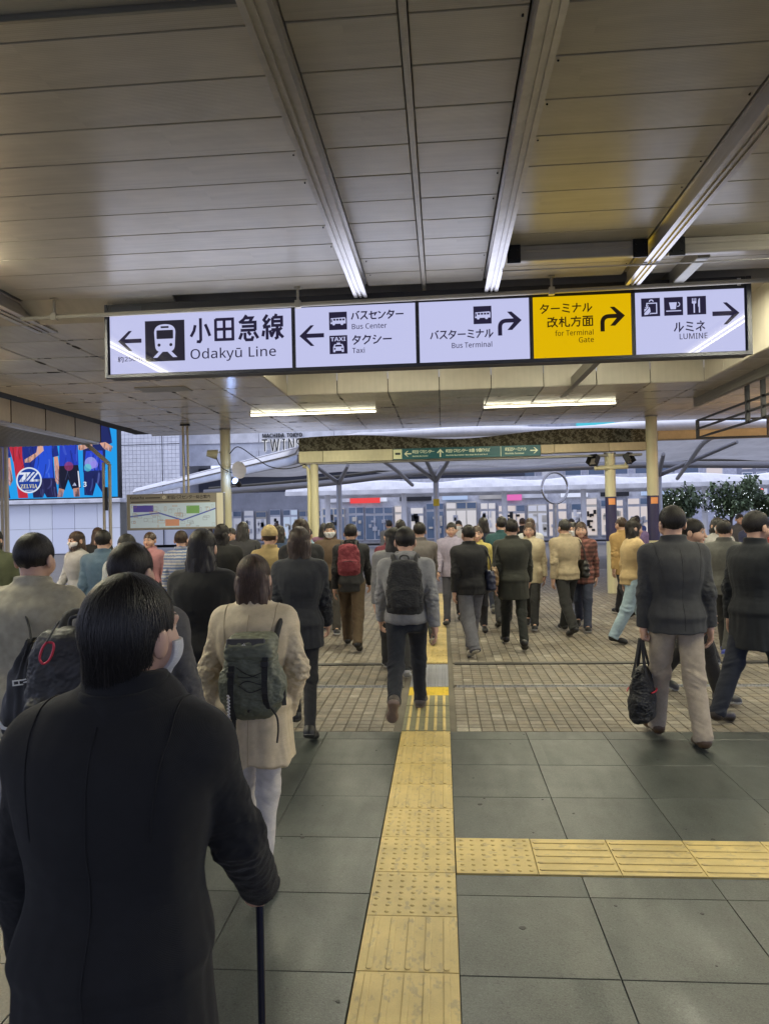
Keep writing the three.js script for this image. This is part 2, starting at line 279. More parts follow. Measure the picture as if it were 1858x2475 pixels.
// ---------- plank ceiling with beams ----------
const PH = 4.0, QH = 3.88;
{
  const c = structure('ceiling', 'pale ribbed plank ceiling over the walkway');
  part(c, 'roof_deck', box(20, 0.16, 12.6), M.deck, [0, PH + 0.17, -1.1]);
  const r = rng(21), zs = [], P = 0.381;
  for (let k = -9; k < 10; k++) zs.push(-3.26 - P * k);
  const bays = [[-9.2, -4.40], [-4.12, -0.785], [-0.665, -0.143], [-0.107, 0.44], [0.572, 1.735], [1.865, 4.30], [4.30, 9.2]];
  for (const [a, b] of bays) {
    const w = b - a - 0.012, g = [0, 1, 2].map((k) => muv(cbox(w, 0.03, P - 0.008, 0.004), k * 0.4, k * 0.13));
    for (const z of zs) {
      if (z < -7.15) continue;
      const m = part(c, 'plank', g[Math.floor(r() * 3)], M.plank[Math.floor(r() * 3)], [(a + b) / 2, PH + 0.015 + (r() - 0.5) * 0.001, z - P / 2]);
      m.rotation.x = (r() - 0.5) * 0.004;
    }
  }
  part(c, 'cover_strip', cbox(0.036, 0.016, 11, 0.003), M.plank[0], [-0.125, PH - 0.002, -1.9]);
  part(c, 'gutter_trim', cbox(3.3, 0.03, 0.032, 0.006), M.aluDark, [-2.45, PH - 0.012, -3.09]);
  // beams: extruded aluminium channels
  const prof = [[-0.062, 0], [-0.062, -0.022], [-0.046, -0.022], [-0.046, -0.118], [-0.062, -0.118], [-0.062, -0.15], [-0.03, -0.15], [-0.03, -0.138], [-0.008, -0.138], [-0.008, -0.15], [0.008, -0.15], [0.008, -0.138], [0.03, -0.138], [0.03, -0.15], [0.062, -0.15], [0.062, -0.118], [0.046, -0.118], [0.046, -0.022], [0.062, -0.022], [0.062, 0]];
  const beam = (x, z1, wide = 1) => { const g = extrude(prof.map(([a, b]) => [a * wide, b]), 10); const m = part(c, 'beam', g, M.alu, [x, PH + 0.012, z1]); return m; };
  beam(-0.725, -6.96); beam(0.505, -6.96); beam(1.80, -6.96, 1.05); beam(-4.26, -7.74, 1.9);
  // cross girder with dark gusset plates
  for (const [a, b] of [[0.59, 1.71], [1.89, 6]]) {
    part(c, 'cross_girder', merge([cbox(b - a, 0.13, 0.05, 0.006, (a + b) / 2, PH - 0.068, -6.2), cbox(b - a, 0.022, 0.062, 0.004, (a + b) / 2, PH - 0.05, -6.2), cbox(b - a, 0.022, 0.066, 0.004, (a + b) / 2, PH - 0.12, -6.2)]), M.plank[1]);
  }
  for (const [x, w] of [[0.64, 0.11], [1.665, 0.12], [1.955, 0.13]]) {
    const gp = [cbox(w, 0.15, 0.014, 0.002, x, PH - 0.078, -6.155)];
    for (const sx of [-0.3, 0.3]) for (const sy of [-0.035, 0.035]) gp.push(cyl(V(x + sx * w, PH - 0.078 + sy, -6.15), V(x + sx * w, PH - 0.078 + sy, -6.136), 0.008, 0.008, 8));
    part(c, 'gusset_plate', merge(gp), M.blackMetal);
  }
  const fx = []; for (const z of zs) for (const x of [-0.86, -0.61, 0.41, 0.62, 1.70, 1.93]) if (z > -7 && r() < 0.4) fx.push(cyl(V(x, PH - 0.004, z - 0.03 - 0.05 * r()), V(x, PH + 0.01, z - 0.05), 0.006, 0.006, 7)); part(c, 'fixings', merge(fx), M.blackMetal, null, 'small dark fixings beside the beams').userData.kind = 'stuff';
  part(c, 'tie_rod', cyl(V(0.56, 3.853, -6.36), V(6, 3.853, -6.36), 0.008, 0.008, 8), M.alu);
}

// ---------- enamel panel ceiling, recess and far edge ----------
{
  const c = structure('panel_ceiling', 'glossy cream enamel panel ceiling with rusty joints');
  const r = rng(31), PX = 0.862, PZ = 0.842, z0 = -8.14, rows = 11;
  const geos = [0, 1, 2, 3].map((k) => muv(cbox(PX - 0.014, 0.03, PZ - 0.034, 0.004), k * 0.6, k * 0.35)), first = muv(cbox(PX - 0.007, 0.03, 0.762, 0.004), 0.2, 0.5);
  for (let i = -9; i < 13; i++) for (let j = -1; j < rows; j++) {
    const x = (i + 0.5) * PX, z = j < 0 ? -7.757 : z0 - (j + 0.5) * PZ;
    if (i < -8 || (i >= -3 && i < 5 && j < 5)) continue;
    const m = part(c, 'panel', j < 0 ? first : geos[Math.floor(r() * 4)], M.enamel[Math.floor(r() * 3)], [x, QH + 0.015, z]);
    m.rotation.set((r() - 0.5) * 0.008, 0, (r() - 0.5) * 0.007);
  }
  part(c, 'roof_slab', merge([box(4.8, 0.2, 10.0, -5.05, QH + 0.16, -12.5), box(9.7, 0.2, 4.9, 1.0, QH + 0.16, -14.98), box(6.9, 0.2, 10.0, 7.9, QH + 0.16, -12.5)]), M.void);
  // upstand faces round the raised recess
  const face = (w, x, z, ry, n) => { const W = w / n; for (let k = 0; k < n; k++) { const m = part(c, 'upstand_panel', cbox(W - 0.012, 0.86, 0.03, 0.004), M.fascia, [x + (ry ? 0 : (k + 0.5 - n / 2) * W), QH + 0.44, z + (ry ? (k + 0.5 - n / 2) * W : 0)]); m.rotation.y = ry; } };
  face(8 * PX, 1 * PX, -12.37, 0, 8); face(4.97, -3 * PX - 0.005, -9.86, Math.PI / 2, 6); face(4.97, 5 * PX + 0.005, -9.86, Math.PI / 2, 6);
  part(c, 'recess_ceiling', box(7.2, 0.1, 5.2), M.fascia, [0.86, QH + 0.92, -9.86]);
  part(c, 'step_fascia', merge([box(9, 0.92, 0.03, 0.86, PH + 0.425, -7.33), cbox(5.1, 0.02, 0.40, 0.003).rotateX(-0.37).translate(-5.15, PH - 0.062, -7.215), cbox(5.5, 0.02, 0.40, 0.003).rotateX(-0.37).translate(7.1, PH - 0.062, -7.215)]), M.fascia);
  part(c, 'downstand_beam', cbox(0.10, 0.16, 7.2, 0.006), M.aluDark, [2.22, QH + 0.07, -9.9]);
  // far edge trim
  part(c, 'edge_trim', cbox(19, 0.12, 0.06, 0.01), M.alu, [2.5, QH + 0.06, z0 - rows * PZ - 0.03]);
  part(c, 'lip_trim', cbox(0.09, 0.16, 6.4, 0.006), M.aluDark, [4.80, QH - 0.07, -11.05]);
  // access hatch, small cover plates
  part(c, 'hatch', cbox(0.8, 0.012, 0.42, 0.003), M.aluDark, [-4.35, QH - 0.005, -11.35]);
  const rs = [];
  const blob = (x, z, sx, sz) => { const s = new THREE.Shape(), n = 9; for (let k = 0; k < n; k++) { const a = k / n * 6.283, q = 0.6 + 0.6 * r(); s[k ? 'lineTo' : 'moveTo'](Math.cos(a) * sx * q, Math.sin(a) * sz * q); } const g = new THREE.ExtrudeGeometry(s, { depth: 0.0022, bevelEnabled: false }); g.rotateX(Math.PI / 2); g.translate(x, QH - 0.0005, z); rs.push(muv(g.index ? g.toNonIndexed() : g)); };
  for (let k = 0; k < 300; k++) { // rust that has bled out along the joints
    const i = -8 + Math.floor(r() * 14), j = Math.floor(r() * rows), along = r() > 0.5, near = Math.pow(r(), 1.6);
    const x = along ? (i + r()) * PX : i * PX, z = along ? z0 - j * PZ : z0 - (j + r()) * PZ;
    if (x > -3.05 * PX && x < 5.05 * PX && z > -12.5) continue;
    const s = 0.010 + 0.026 * near; along ? blob(x, z, s * (1.5 + 3 * r()), s) : blob(x, z, s, s * (1.5 + 3 * r()));
  }
  part(c, 'rust_stains', merge(rs), M.rust, null, 'dark rust stains along the joints').userData.kind = 'stuff';
}

// ---------- tube lamps ----------
function tubeLamp(label, x, y, z, len, turn, n, L, glow = 26, color = [1, 0.95, 0.70]) {
  const g = thing('tube_lamp', label, 'lamp', [x, y, z], turn, 'fluorescent tube lamps');
  const ty = n > 1 ? -0.075 : -0.034;
  part(g, 'housing', merge([cbox(n > 1 ? len : 0.3, n > 1 ? 0.03 : 0.012, n > 1 ? 0.17 : 0.03, 0.004, 0, n > 1 ? -0.016 : -0.007, 0)]), M.white); for (const e of [-1, 1]) part(g, 'lamp_holder', cbox(0.03, 0.07, 0.05 * n, 0.004, e * (len / 2 - 0.03), ty + 0.015, 0), M.white);
  for (let k = 0; k < n; k++) part(g, 'lamp_tube', cyl(V(-len / 2 + 0.045, ty, (k - (n - 1) / 2) * 0.09), V(len / 2 - 0.045, ty, (k - (n - 1) / 2) * 0.09), 0.017, 0.017, 12), std([0.9, 0.9, 0.9], 0.4, { emissive: lin(...color), emissiveIntensity: glow }));
  for (let k = 0; k < n; k++) { const a = new THREE.RectAreaLight(lin(...color), L * 1.5, len - 0.1, 0.033); a.name = 'tube_light'; a.rotation.x = -Math.PI / 2; a.position.set(0, ty - 0.021, (k - (n - 1) / 2) * 0.09); g.add(a); }
  return g;
}
tubeLamp('long bare fluorescent tube under the panel ceiling above the bus shelter', -2.48, QH, -14.28, 2.56, 0, 1, 210, 4);
tubeLamp('second long bare fluorescent tube, beside the round yellow column', 2.08, QH, -14.22, 2.56, 0, 1, 210, 4);
tubeLamp('twin tube lamp over the walkway near the pipe end', -3.9, PH, -4.72, 2.45, Math.PI / 2, 2, 105);
tubeLamp('twin tube lamp over the walkway beside the shop direction panel', 3.42, PH, -4.72, 2.45, Math.PI / 2, 2, 105);
tubeLamp('twin tube lamp further back along the walkway behind the viewer', -3.72, PH, 0.2, 2.45, Math.PI / 2, 2, 14, 3);
tubeLamp('twin tube lamp further back behind the viewer on the shop side', 3.32, PH, 0.2, 2.45, Math.PI / 2, 2, 14, 3);
tubeLamp('twin tube lamp up in the raised recess on the kiosk side', -0.9, QH + 0.86, -9.6, 2.45, 0, 2, 125, 10);
tubeLamp('twin tube lamp up in the raised recess on the shop side', 2.6, QH + 0.86, -9.6, 2.45, 0, 2, 125, 10);
tubeLamp('twin tube lamp over the kiosk side of the passage', -6.3, QH, -8.2, 2.2, Math.PI / 2, 2, 110);
tubeLamp('twin tube lamp over the shop side of the passage', 6.3, QH, -9.0, 2.3, Math.PI / 2, 2, 110);

// ---------- lettering: Japanese glyphs as strokes in a 100 x 100 box ----------
const G = {
  小: '52,4 52,88 47,95 33,94|27,30 21,52 6,74|74,28 85,50 95,74', 田: '10,10 10,95|10,12 90,12 90,95|10,90 90,90|50,12 50,90|10,50 90,50',
  急: '42,0 30,15 8,29|36,11 68,11 56,27|18,28 82,28 82,59|20,43 82,43|14,58 84,58|20,68 8,92|34,67 34,88 40,95 66,95 71,82|48,64 60,77|77,66 94,90',
  線: '26,2 10,21 24,35|38,17 8,48|6,50 40,46|24,50 24,97|9,62 4,84|37,62 43,80|68,0 62,12|50,13 92,13 92,44 50,44 50,13|50,28 92,28|71,46 71,90 60,95|44,60 60,60 42,88|92,53 76,64|72,56 82,78 98,91',
  約: '26,2 10,21 24,35|38,17 8,48|6,50 40,46|24,50 24,97|9,62 4,84|37,62 43,80|62,3 46,36|57,20 94,20 92,80 86,94 70,92|60,46 72,62',
  バ: '28,22 22,55 5,90|58,20 74,48 86,88|74,6 81,19|88,1 95,14', ス: '14,13 77,13 58,50 7,93|52,54 90,93', セ: '3,42 88,27 66,57|31,7 31,80 40,90 89,90', ン: '10,16 36,31|8,91 46,78 92,23',
  タ: '40,3 26,32 5,55|32,21 85,21 66,61 18,97|31,44 68,68', ー: '5,50 95,50', ク: '38,3 26,32 5,55|32,21 85,21 67,62 20,97', シ: '18,10 40,21|7,37 31,48|11,93 50,79 93,26',
  ミ: '20,9 83,21|22,42 77,54|11,74 87,93', ナ: '5,34 95,34|52,3 50,50 17,96', ル: '30,12 28,54 5,91|56,7 56,89 96,45', ネ: '48,1 58,14|15,24 79,24 48,58 5,80|50,54 50,98|66,56 92,76',
  改: '6,13 44,13 44,46 10,46 10,89 47,80|64,2 49,38|56,26 97,26|84,28 74,64 43,95|58,40 72,70 97,95', 札: '3,28 51,28|28,3 28,97|26,32 4,73|32,42 51,61|62,3 62,84 70,92 94,92 97,71',
  方: '50,1 50,20|3,22 97,22|40,22 36,58 7,95|38,46 83,46 79,86 70,95 53,91', 面: '3,8 97,8|48,8 42,25|9,26 91,26 91,96|9,26 9,96|9,92 91,92|36,26 36,92|64,26 64,92|36,48 64,48|36,70 64,70',
  町: '8,12 44,12 44,78 8,78 8,12|26,12 26,78|8,44 44,44|50,16 98,16|76,16 76,88 60,95', 番: '74,2 22,10|5,24 95,24|50,8 50,46|46,26 8,48|54,26 93,48|18,53 82,53 82,95 18,95 18,53|50,53 50,95|18,73 82,73',
  の: '52,16 46,50 30,80 14,74 10,52 26,24 54,12 82,26 90,54 76,82 56,93', り: '30,9 26,50 34,57 41,40|70,7 74,50 62,80 39,97', ば: '14,8 9,50 16,95|36,32 86,32|64,10 64,80 52,92 38,82 48,68 89,91|80,4 86,16|92,0 98,12', '・': '48,50 53,50',
  総: '26,2 10,21 24,35|38,17 8,48|6,50 40,46|24,50 24,97|9,62 4,84|37,62 43,80|62,4 50,28|74,4 96,28|70,24 56,46 90,42|52,60 48,90|64,58 64,92 86,92|74,56 80,68|90,60 97,84', 合: '50,2 4,46|50,2 97,46|30,42 70,42|20,58 80,58 80,96 20,96 20,58',
  案: '50,0 50,10|8,22 8,12 92,12 92,22|48,14 30,36 74,50|6,27 94,27|70,27 24,50|4,64 96,64|50,50 50,98|46,66 8,94|54,66 94,94', 内: '10,96 10,22 90,22 90,90 78,94|50,2 50,30 26,72|52,36 76,66',
};
function jtext(c, str, x, y, size, w, adv = 1, tall = 1) { // strokes from the top left corner x, y
  c.lineWidth = w; c.lineCap = 'butt'; c.lineJoin = 'miter'; c.miterLimit = 3;
  for (const ch of str) {
    if (G[ch]) for (const s of G[ch].split('|')) { c.beginPath(); s.split(' ').forEach((p, i) => { const [a, b] = p.split(',').map(Number); c[i ? 'lineTo' : 'moveTo'](x + a / 100 * size, y + b / 100 * size * tall); }); c.stroke(); }
    else if (ch !== ' ') { c.font = 'bold ' + size * 1.15 + 'px sans-serif'; c.textAlign = 'left'; c.fillText(ch, x + size * 0.12, y + size * 0.95); }
    x += size * adv * (ch === ' ' ? 0.5 : ch === '・' ? 0.6 : 1);
  }
  return x;
}
function etext(c, str, x, y, px, wid, align = 'left', bold = false) { c.font = (bold ? 'bold ' : '') + px + 'px sans-serif'; c.textAlign = 'left'; const m = c.measureText(str).width; c.save(); c.translate(align === 'right' ? x - wid : x, y); c.scale(wid / m, 1); c.fillText(str, 0, 0); c.restore(); }
const poly = (c, pts, fill = true) => { c.beginPath(); pts.forEach((p, i) => c[i ? 'lineTo' : 'moveTo'](p[0], p[1])); c.closePath(); fill ? c.fill() : c.stroke(); };
const rr = (c, x, y, w, h, r) => { c.beginPath(); c.roundRect(x, y, w, h, r); c.fill(); };
const INK = '#2a2640', PAPER = '#d2d5ff';
const arrowL = (c, x, y, s) => poly(c, [[x, y], [x + 0.46 * s, y - 0.42 * s], [x + 0.60 * s, y - 0.42 * s], [x + 0.29 * s, y - 0.085 * s], [x + s, y - 0.085 * s], [x + s, y + 0.085 * s], [x + 0.29 * s, y + 0.085 * s], [x + 0.60 * s, y + 0.42 * s], [x + 0.46 * s, y + 0.42 * s]]);
const arrowR = (c, x, y, s) => poly(c, [[x + s, y], [x + 0.54 * s, y - 0.42 * s], [x + 0.40 * s, y - 0.42 * s], [x + 0.71 * s, y - 0.085 * s], [x, y - 0.085 * s], [x, y + 0.085 * s], [x + 0.71 * s, y + 0.085 * s], [x + 0.40 * s, y + 0.42 * s], [x + 0.54 * s, y + 0.42 * s]]);
function arrowTurn(c, x, y, s) { // up, then bending to the right; x, y is the foot
  c.save(); c.lineWidth = 0.17 * s; c.lineJoin = 'round'; c.beginPath(); c.moveTo(x + 0.09 * s, y); c.lineTo(x + 0.09 * s, y - 0.34 * s); c.quadraticCurveTo(x + 0.09 * s, y - 0.62 * s, x + 0.38 * s, y - 0.62 * s); c.lineTo(x + 0.8 * s, y - 0.62 * s); c.strokeStyle = c.fillStyle; c.stroke(); c.restore();
  poly(c, [[x + s, y - 0.62 * s], [x + 0.58 * s, y - s], [x + 0.40 * s, y - s], [x + 0.74 * s, y - 0.62 * s], [x + 0.40 * s, y - 0.22 * s], [x + 0.60 * s, y - 0.22 * s]]);
}
function busIcon(c, x, y, s, ink, paper) {
  c.fillStyle = ink; c.fillRect(x, y, s, s); c.fillStyle = paper;
  c.beginPath(); c.moveTo(x + 0.10 * s, y + 0.34 * s); c.lineTo(x + 0.86 * s, y + 0.31 * s); c.quadraticCurveTo(x + 0.94 * s, y + 0.31 * s, x + 0.94 * s, y + 0.42 * s); c.lineTo(x + 0.94 * s, y + 0.66 * s); c.lineTo(x + 0.08 * s, y + 0.66 * s); c.lineTo(x + 0.07 * s, y + 0.55 * s); c.closePath(); c.fill();
  for (const k of [0.26, 0.72]) { c.beginPath(); c.arc(x + k * s, y + 0.66 * s, 0.085 * s, 0, 7); c.fill(); }
  c.fillStyle = ink; for (let k = 0; k < 4; k++) c.fillRect(x + (0.24 + 0.17 * k) * s, y + 0.38 * s, 0.12 * s, 0.10 * s); poly(c, [[x + 0.11 * s, y + 0.40 * s], [x + 0.17 * s, y + 0.39 * s], [x + 0.17 * s, y + 0.56 * s], [x + 0.09 * s, y + 0.58 * s]]);
}
const canvas = (w, h, bg) => { const k = document.createElement('canvas'); k.width = w; k.height = h; const c = k.getContext('2d'); c.fillStyle = bg; c.fillRect(0, 0, w, h); return [k, c]; };
function litMat(k, glow, rough = 0.025) { const t = new THREE.CanvasTexture(k); t.colorSpace = THREE.SRGBColorSpace; t.magFilter = THREE.LinearFilter; return new THREE.MeshPhysicalMaterial({ color: 0x101010, roughness: rough, emissive: 0xffffff, emissiveMap: t, emissiveIntensity: glow, specularIntensity: 0.11 }); }
function printMat(k, rough = 0.5) { const t = new THREE.CanvasTexture(k); t.colorSpace = THREE.SRGBColorSpace; t.magFilter = THREE.LinearFilter; return new THREE.MeshStandardMaterial({ map: t, roughness: rough }); }

// ---------- the big hanging direction sign ----------
{
  const Z = -7.1, y0 = 3.205, y1 = 3.94, x0 = -3.305, x1 = 2.91, fy0 = 3.243, fy1 = 3.832, S = 480;
  const s = thing('direction_sign', 'long backlit direction sign with black frame hanging over the walkway', 'sign', [0, 0, Z]);
  part(s, 'cabinet', box(x1 - x0 - 0.02, y1 - y0 - 0.02, 0.16, 0, 0, 0), M.black, [(x0 + x1) / 2, (y0 + y1) / 2, -0.095]);
  const D = [-3.273, -1.405, -0.197, 0.885, 1.835, 2.865];      // dividers between the five faces
  const fr = [cbox(x1 - x0, fy0 - y0, 0.05, 0.004, (x0 + x1) / 2, (y0 + fy0) / 2, 0.005), cbox(D[0] - x0, y1 - y0, 0.05, 0.004, (x0 + D[0]) / 2, (y0 + y1) / 2, 0.004), cbox(x1 - D[5], y1 - y0, 0.05, 0.004, (x1 + D[5]) / 2, (y0 + y1) / 2, 0.004)];
  part(s, 'frame', merge(fr), M.frame);
  for (let k = 1; k < 5; k++) part(s, 'divider', cbox(0.036, fy1 - fy0 - 0.004, 0.046, 0.003), M.frame, [D[k], (fy0 + fy1) / 2, 0.002]);
  part(s, 'top_band', cbox(D[5] - D[0] - 0.004, y1 - fy1 - 0.004, 0.04, 0.003), M.black, [(D[0] + D[5]) / 2, (y1 + fy1) / 2 + 0.001, 0.002]);
  const face = (i, draw, bg) => {
    const w = D[i + 1] - D[i] - 0.03, h = fy1 - fy0 - 0.004, W = Math.round(w * S), H = Math.round(h * S), [k, c] = canvas(W, H, bg);
    c.fillStyle = c.strokeStyle = INK; draw(c, W, H);
    const g = new THREE.PlaneGeometry(w, h), m = part(s, 'lit_panel', g, litMat(k, 0.55), [(D[i] + D[i + 1]) / 2, (fy0 + fy1) / 2, 0.008], 'lit sign panel number ' + (i + 1)); m.userData.label = ['white lit panel to the railway line with a train pictogram', 'white lit panel to the bus centre and taxis', 'white lit panel to the bus terminal', 'yellow lit panel to the terminal gate', 'white lit panel to the shopping building with three pictograms'][i];
    const a = new THREE.RectAreaLight(i === 3 ? lin(0.45, 0.31, 0.01) : lin(0.80, 0.84, 1), 1.5, w, h); a.name = 'panel_light'; a.rotation.y = Math.PI; a.position.set((D[i] + D[i + 1]) / 2, (fy0 + fy1) / 2, 0.03); s.add(a);
  };
  face(0, (c, W, H) => { // fractions of the face measured on the sign
    arrowL(c, 0.045 * W, 0.44 * H, 0.13 * W);
    jtext(c, '約', 0.042 * W, 0.70 * H, 0.032 * W, 3); etext(c, '250m', 0.078 * W, 0.785 * H, 0.105 * H, 0.102 * W);
    const x = 0.196 * W, y = 0.115 * H, q = 0.218 * W, h = 0.69 * H; c.fillStyle = '#2c2a38'; c.fillRect(x, y, q, h); c.fillStyle = PAPER;
    c.beginPath(); c.moveTo(x + 0.23 * q, y + 0.30 * h); c.quadraticCurveTo(x + 0.23 * q, y + 0.09 * h, x + 0.5 * q, y + 0.09 * h); c.quadraticCurveTo(x + 0.77 * q, y + 0.09 * h, x + 0.77 * q, y + 0.30 * h); c.lineTo(x + 0.75 * q, y + 0.62 * h); c.quadraticCurveTo(x + 0.74 * q, y + 0.77 * h, x + 0.6 * q, y + 0.77 * h); c.lineTo(x + 0.4 * q, y + 0.77 * h); c.quadraticCurveTo(x + 0.26 * q, y + 0.77 * h, x + 0.25 * q, y + 0.62 * h); c.closePath(); c.fill();
    poly(c, [[x + 0.34 * q, y + 0.76 * h], [x + 0.44 * q, y + 0.77 * h], [x + 0.30 * q, y + 0.91 * h], [x + 0.19 * q, y + 0.91 * h]]); poly(c, [[x + 0.66 * q, y + 0.76 * h], [x + 0.56 * q, y + 0.77 * h], [x + 0.70 * q, y + 0.91 * h], [x + 0.81 * q, y + 0.91 * h]]);
    c.fillStyle = '#2c2a38'; rr(c, x + 0.29 * q, y + 0.235 * h, 0.42 * q, 0.215 * h, 4); c.fillRect(x + 0.40 * q, y + 0.14 * h, 0.2 * q, 0.045 * h); for (const k of [0.35, 0.65]) { c.beginPath(); c.arc(x + k * q, y + 0.60 * h, 0.038 * q, 0, 7); c.fill(); }
    c.fillStyle = c.strokeStyle = INK; jtext(c, '小田急線', 0.442 * W, 0.085 * H, 0.117 * W, 0.0155 * W, 1.125, 0.93 * H * 0.48 / (0.117 * W) / 1.0 * 0.98);
    etext(c, 'Odakyū Line', 0.440 * W, 0.785 * H, 0.225 * H, 0.475 * W);
  }, PAPER);
  face(1, (c, W, H) => {
    arrowL(c, 0.035 * W, 0.475 * H, 0.205 * W);
    busIcon(c, 0.285 * W, 0.098 * H, 0.148 * W, INK, PAPER);
    const x = 0.285 * W, y = 0.49 * H, q = 0.148 * W; c.fillStyle = INK; c.fillRect(x, y, q, q * 1.03); c.fillStyle = PAPER; etext(c, 'TAXI', x + 0.06 * q, y + 0.31 * q, 0.31 * q, 0.86 * q, 'left', true);
    c.beginPath(); c.moveTo(x + 0.28 * q, y + 0.48 * q); c.lineTo(x + 0.72 * q, y + 0.48 * q); c.lineTo(x + 0.80 * q, y + 0.64 * q); c.lineTo(x + 0.80 * q, y + 0.93 * q); c.lineTo(x + 0.68 * q, y + 0.93 * q); c.lineTo(x + 0.68 * q, y + 0.86 * q); c.lineTo(x + 0.32 * q, y + 0.86 * q); c.lineTo(x + 0.32 * q, y + 0.93 * q); c.lineTo(x + 0.20 * q, y + 0.93 * q); c.lineTo(x + 0.20 * q, y + 0.64 * q); c.closePath(); c.fill(); c.fillRect(x + 0.40 * q, y + 0.40 * q, 0.2 * q, 0.1 * q);
    c.fillStyle = INK; poly(c, [[x + 0.33 * q, y + 0.52 * q], [x + 0.67 * q, y + 0.52 * q], [x + 0.70 * q, y + 0.62 * q], [x + 0.30 * q, y + 0.62 * q]]); for (const k of [0.29, 0.71]) { c.beginPath(); c.arc(x + k * q, y + 0.74 * q, 0.05 * q, 0, 7); c.fill(); }
    c.fillStyle = c.strokeStyle = INK; jtext(c, 'バスセンター', 0.468 * W, 0.095 * H, 0.071 * W, 0.0105 * W, 1.03, 1.06); etext(c, 'Bus Center', 0.468 * W, 0.395 * H, 0.115 * H, 0.295 * W);
    jtext(c, 'タクシー', 0.472 * W, 0.495 * H, 0.080 * W, 0.0105 * W, 1.05, 1.0); etext(c, 'Taxi', 0.472 * W, 0.795 * H, 0.115 * H, 0.108 * W);
  }, PAPER);
  face(2, (c, W, H) => {
    busIcon(c, 0.498 * W, 0.105 * H, 0.162 * W, INK, PAPER);
    c.fillStyle = c.strokeStyle = INK; jtext(c, 'バスターミナル', 0.10 * W, 0.475 * H, 0.080 * W, 0.0105 * W, 1.03, 1.06); etext(c, 'Bus Terminal', 0.29 * W, 0.775 * H, 0.115 * H, 0.375 * W);
    arrowTurn(c, 0.715 * W, 0.60 * H, 0.215 * W);
  }, PAPER);
  face(3, (c, W, H) => {
    c.fillStyle = c.strokeStyle = '#33240a'; jtext(c, 'ターミナル', 0.075 * W, 0.115 * H, 0.102 * W, 0.0125 * W, 1.06, 1.0); jtext(c, '改札方面', 0.145 * W, 0.33 * H, 0.112 * W, 0.0125 * W, 1.07, 1.0);
    etext(c, 'for Terminal', 0.62 * W, 0.645 * H, 0.115 * H, 0.395 * W, 'right'); etext(c, 'Gate', 0.62 * W, 0.765 * H, 0.115 * H, 0.16 * W, 'right');
    c.fillStyle = '#241c10'; arrowTurn(c, 0.685 * W, 0.60 * H, 0.25 * W);
  }, '#f2c400');
  face(4, (c, W, H) => {
    const q = 0.172 * W, y = 0.095 * H, Q = [0.062 * W, 0.272 * W, 0.482 * W]; c.fillStyle = INK; for (const x of Q) c.fillRect(x, y, q, q);
    c.strokeStyle = c.fillStyle = PAPER; c.lineWidth = 0.06 * q; let x = Q[0]; c.strokeRect(x + 0.30 * q, y + 0.28 * q, 0.52 * q, 0.56 * q); c.beginPath(); c.arc(x + 0.54 * q, y + 0.2 * q, 0.1 * q, Math.PI, 0); c.stroke(); c.fillStyle = INK; c.fillRect(x + 0.12 * q, y + 0.44 * q, 0.40 * q, 0.5 * q); c.fillStyle = PAPER; poly(c, [[x + 0.16 * q, y + 0.58 * q], [x + 0.46 * q, y + 0.50 * q], [x + 0.52 * q, y + 0.88 * q], [x + 0.16 * q, y + 0.92 * q]]); c.lineWidth = 0.035 * q; for (let k = 0; k < 6; k++) { const a = k * 1.047; c.beginPath(); c.moveTo(x + 0.32 * q, y + 0.5 * q); c.lineTo(x + (0.32 + 0.13 * Math.cos(a)) * q, y + (0.5 + 0.13 * Math.sin(a)) * q); c.stroke(); } c.strokeStyle = INK; c.beginPath(); c.moveTo(x + 0.16 * q, y + 0.78 * q); c.lineTo(x + 0.4 * q, y + 0.52 * q); c.moveTo(x + 0.36 * q, y + 0.92 * q); c.lineTo(x + 0.52 * q, y + 0.74 * q); c.stroke();
    x = Q[1]; c.fillStyle = c.strokeStyle = PAPER; poly(c, [[x + 0.26 * q, y + 0.28 * q], [x + 0.68 * q, y + 0.28 * q], [x + 0.62 * q, y + 0.66 * q], [x + 0.34 * q, y + 0.66 * q]]); c.lineWidth = 0.05 * q; c.beginPath(); c.arc(x + 0.72 * q, y + 0.40 * q, 0.11 * q, -1.4, 1.9); c.stroke(); c.fillRect(x + 0.1 * q, y + 0.72 * q, 0.8 * q, 0.06 * q);
    x = Q[2]; for (const k of [0.26, 0.35, 0.44]) c.fillRect(x + k * q, y + 0.1 * q, 0.045 * q, 0.2 * q); rr(c, x + 0.25 * q, y + 0.26 * q, 0.24 * q, 0.14 * q, 5); c.fillRect(x + 0.335 * q, y + 0.36 * q, 0.075 * q, 0.54 * q); c.beginPath(); c.moveTo(x + 0.58 * q, y + 0.58 * q); c.quadraticCurveTo(x + 0.56 * q, y + 0.12 * q, x + 0.68 * q, y + 0.1 * q); c.lineTo(x + 0.68 * q, y + 0.9 * q); c.lineTo(x + 0.61 * q, y + 0.9 * q); c.lineTo(x + 0.61 * q, y + 0.58 * q); c.closePath(); c.fill();
    c.fillStyle = c.strokeStyle = INK; jtext(c, 'ルミネ', 0.355 * W, 0.49 * H, 0.094 * W, 0.0115 * W, 1.05, 1.06); etext(c, 'LUMINE', 0.665 * W, 0.775 * H, 0.125 * H, 0.265 * W, 'right');
    arrowR(c, 0.71 * W, 0.39 * H, 0.245 * W);
  }, PAPER);
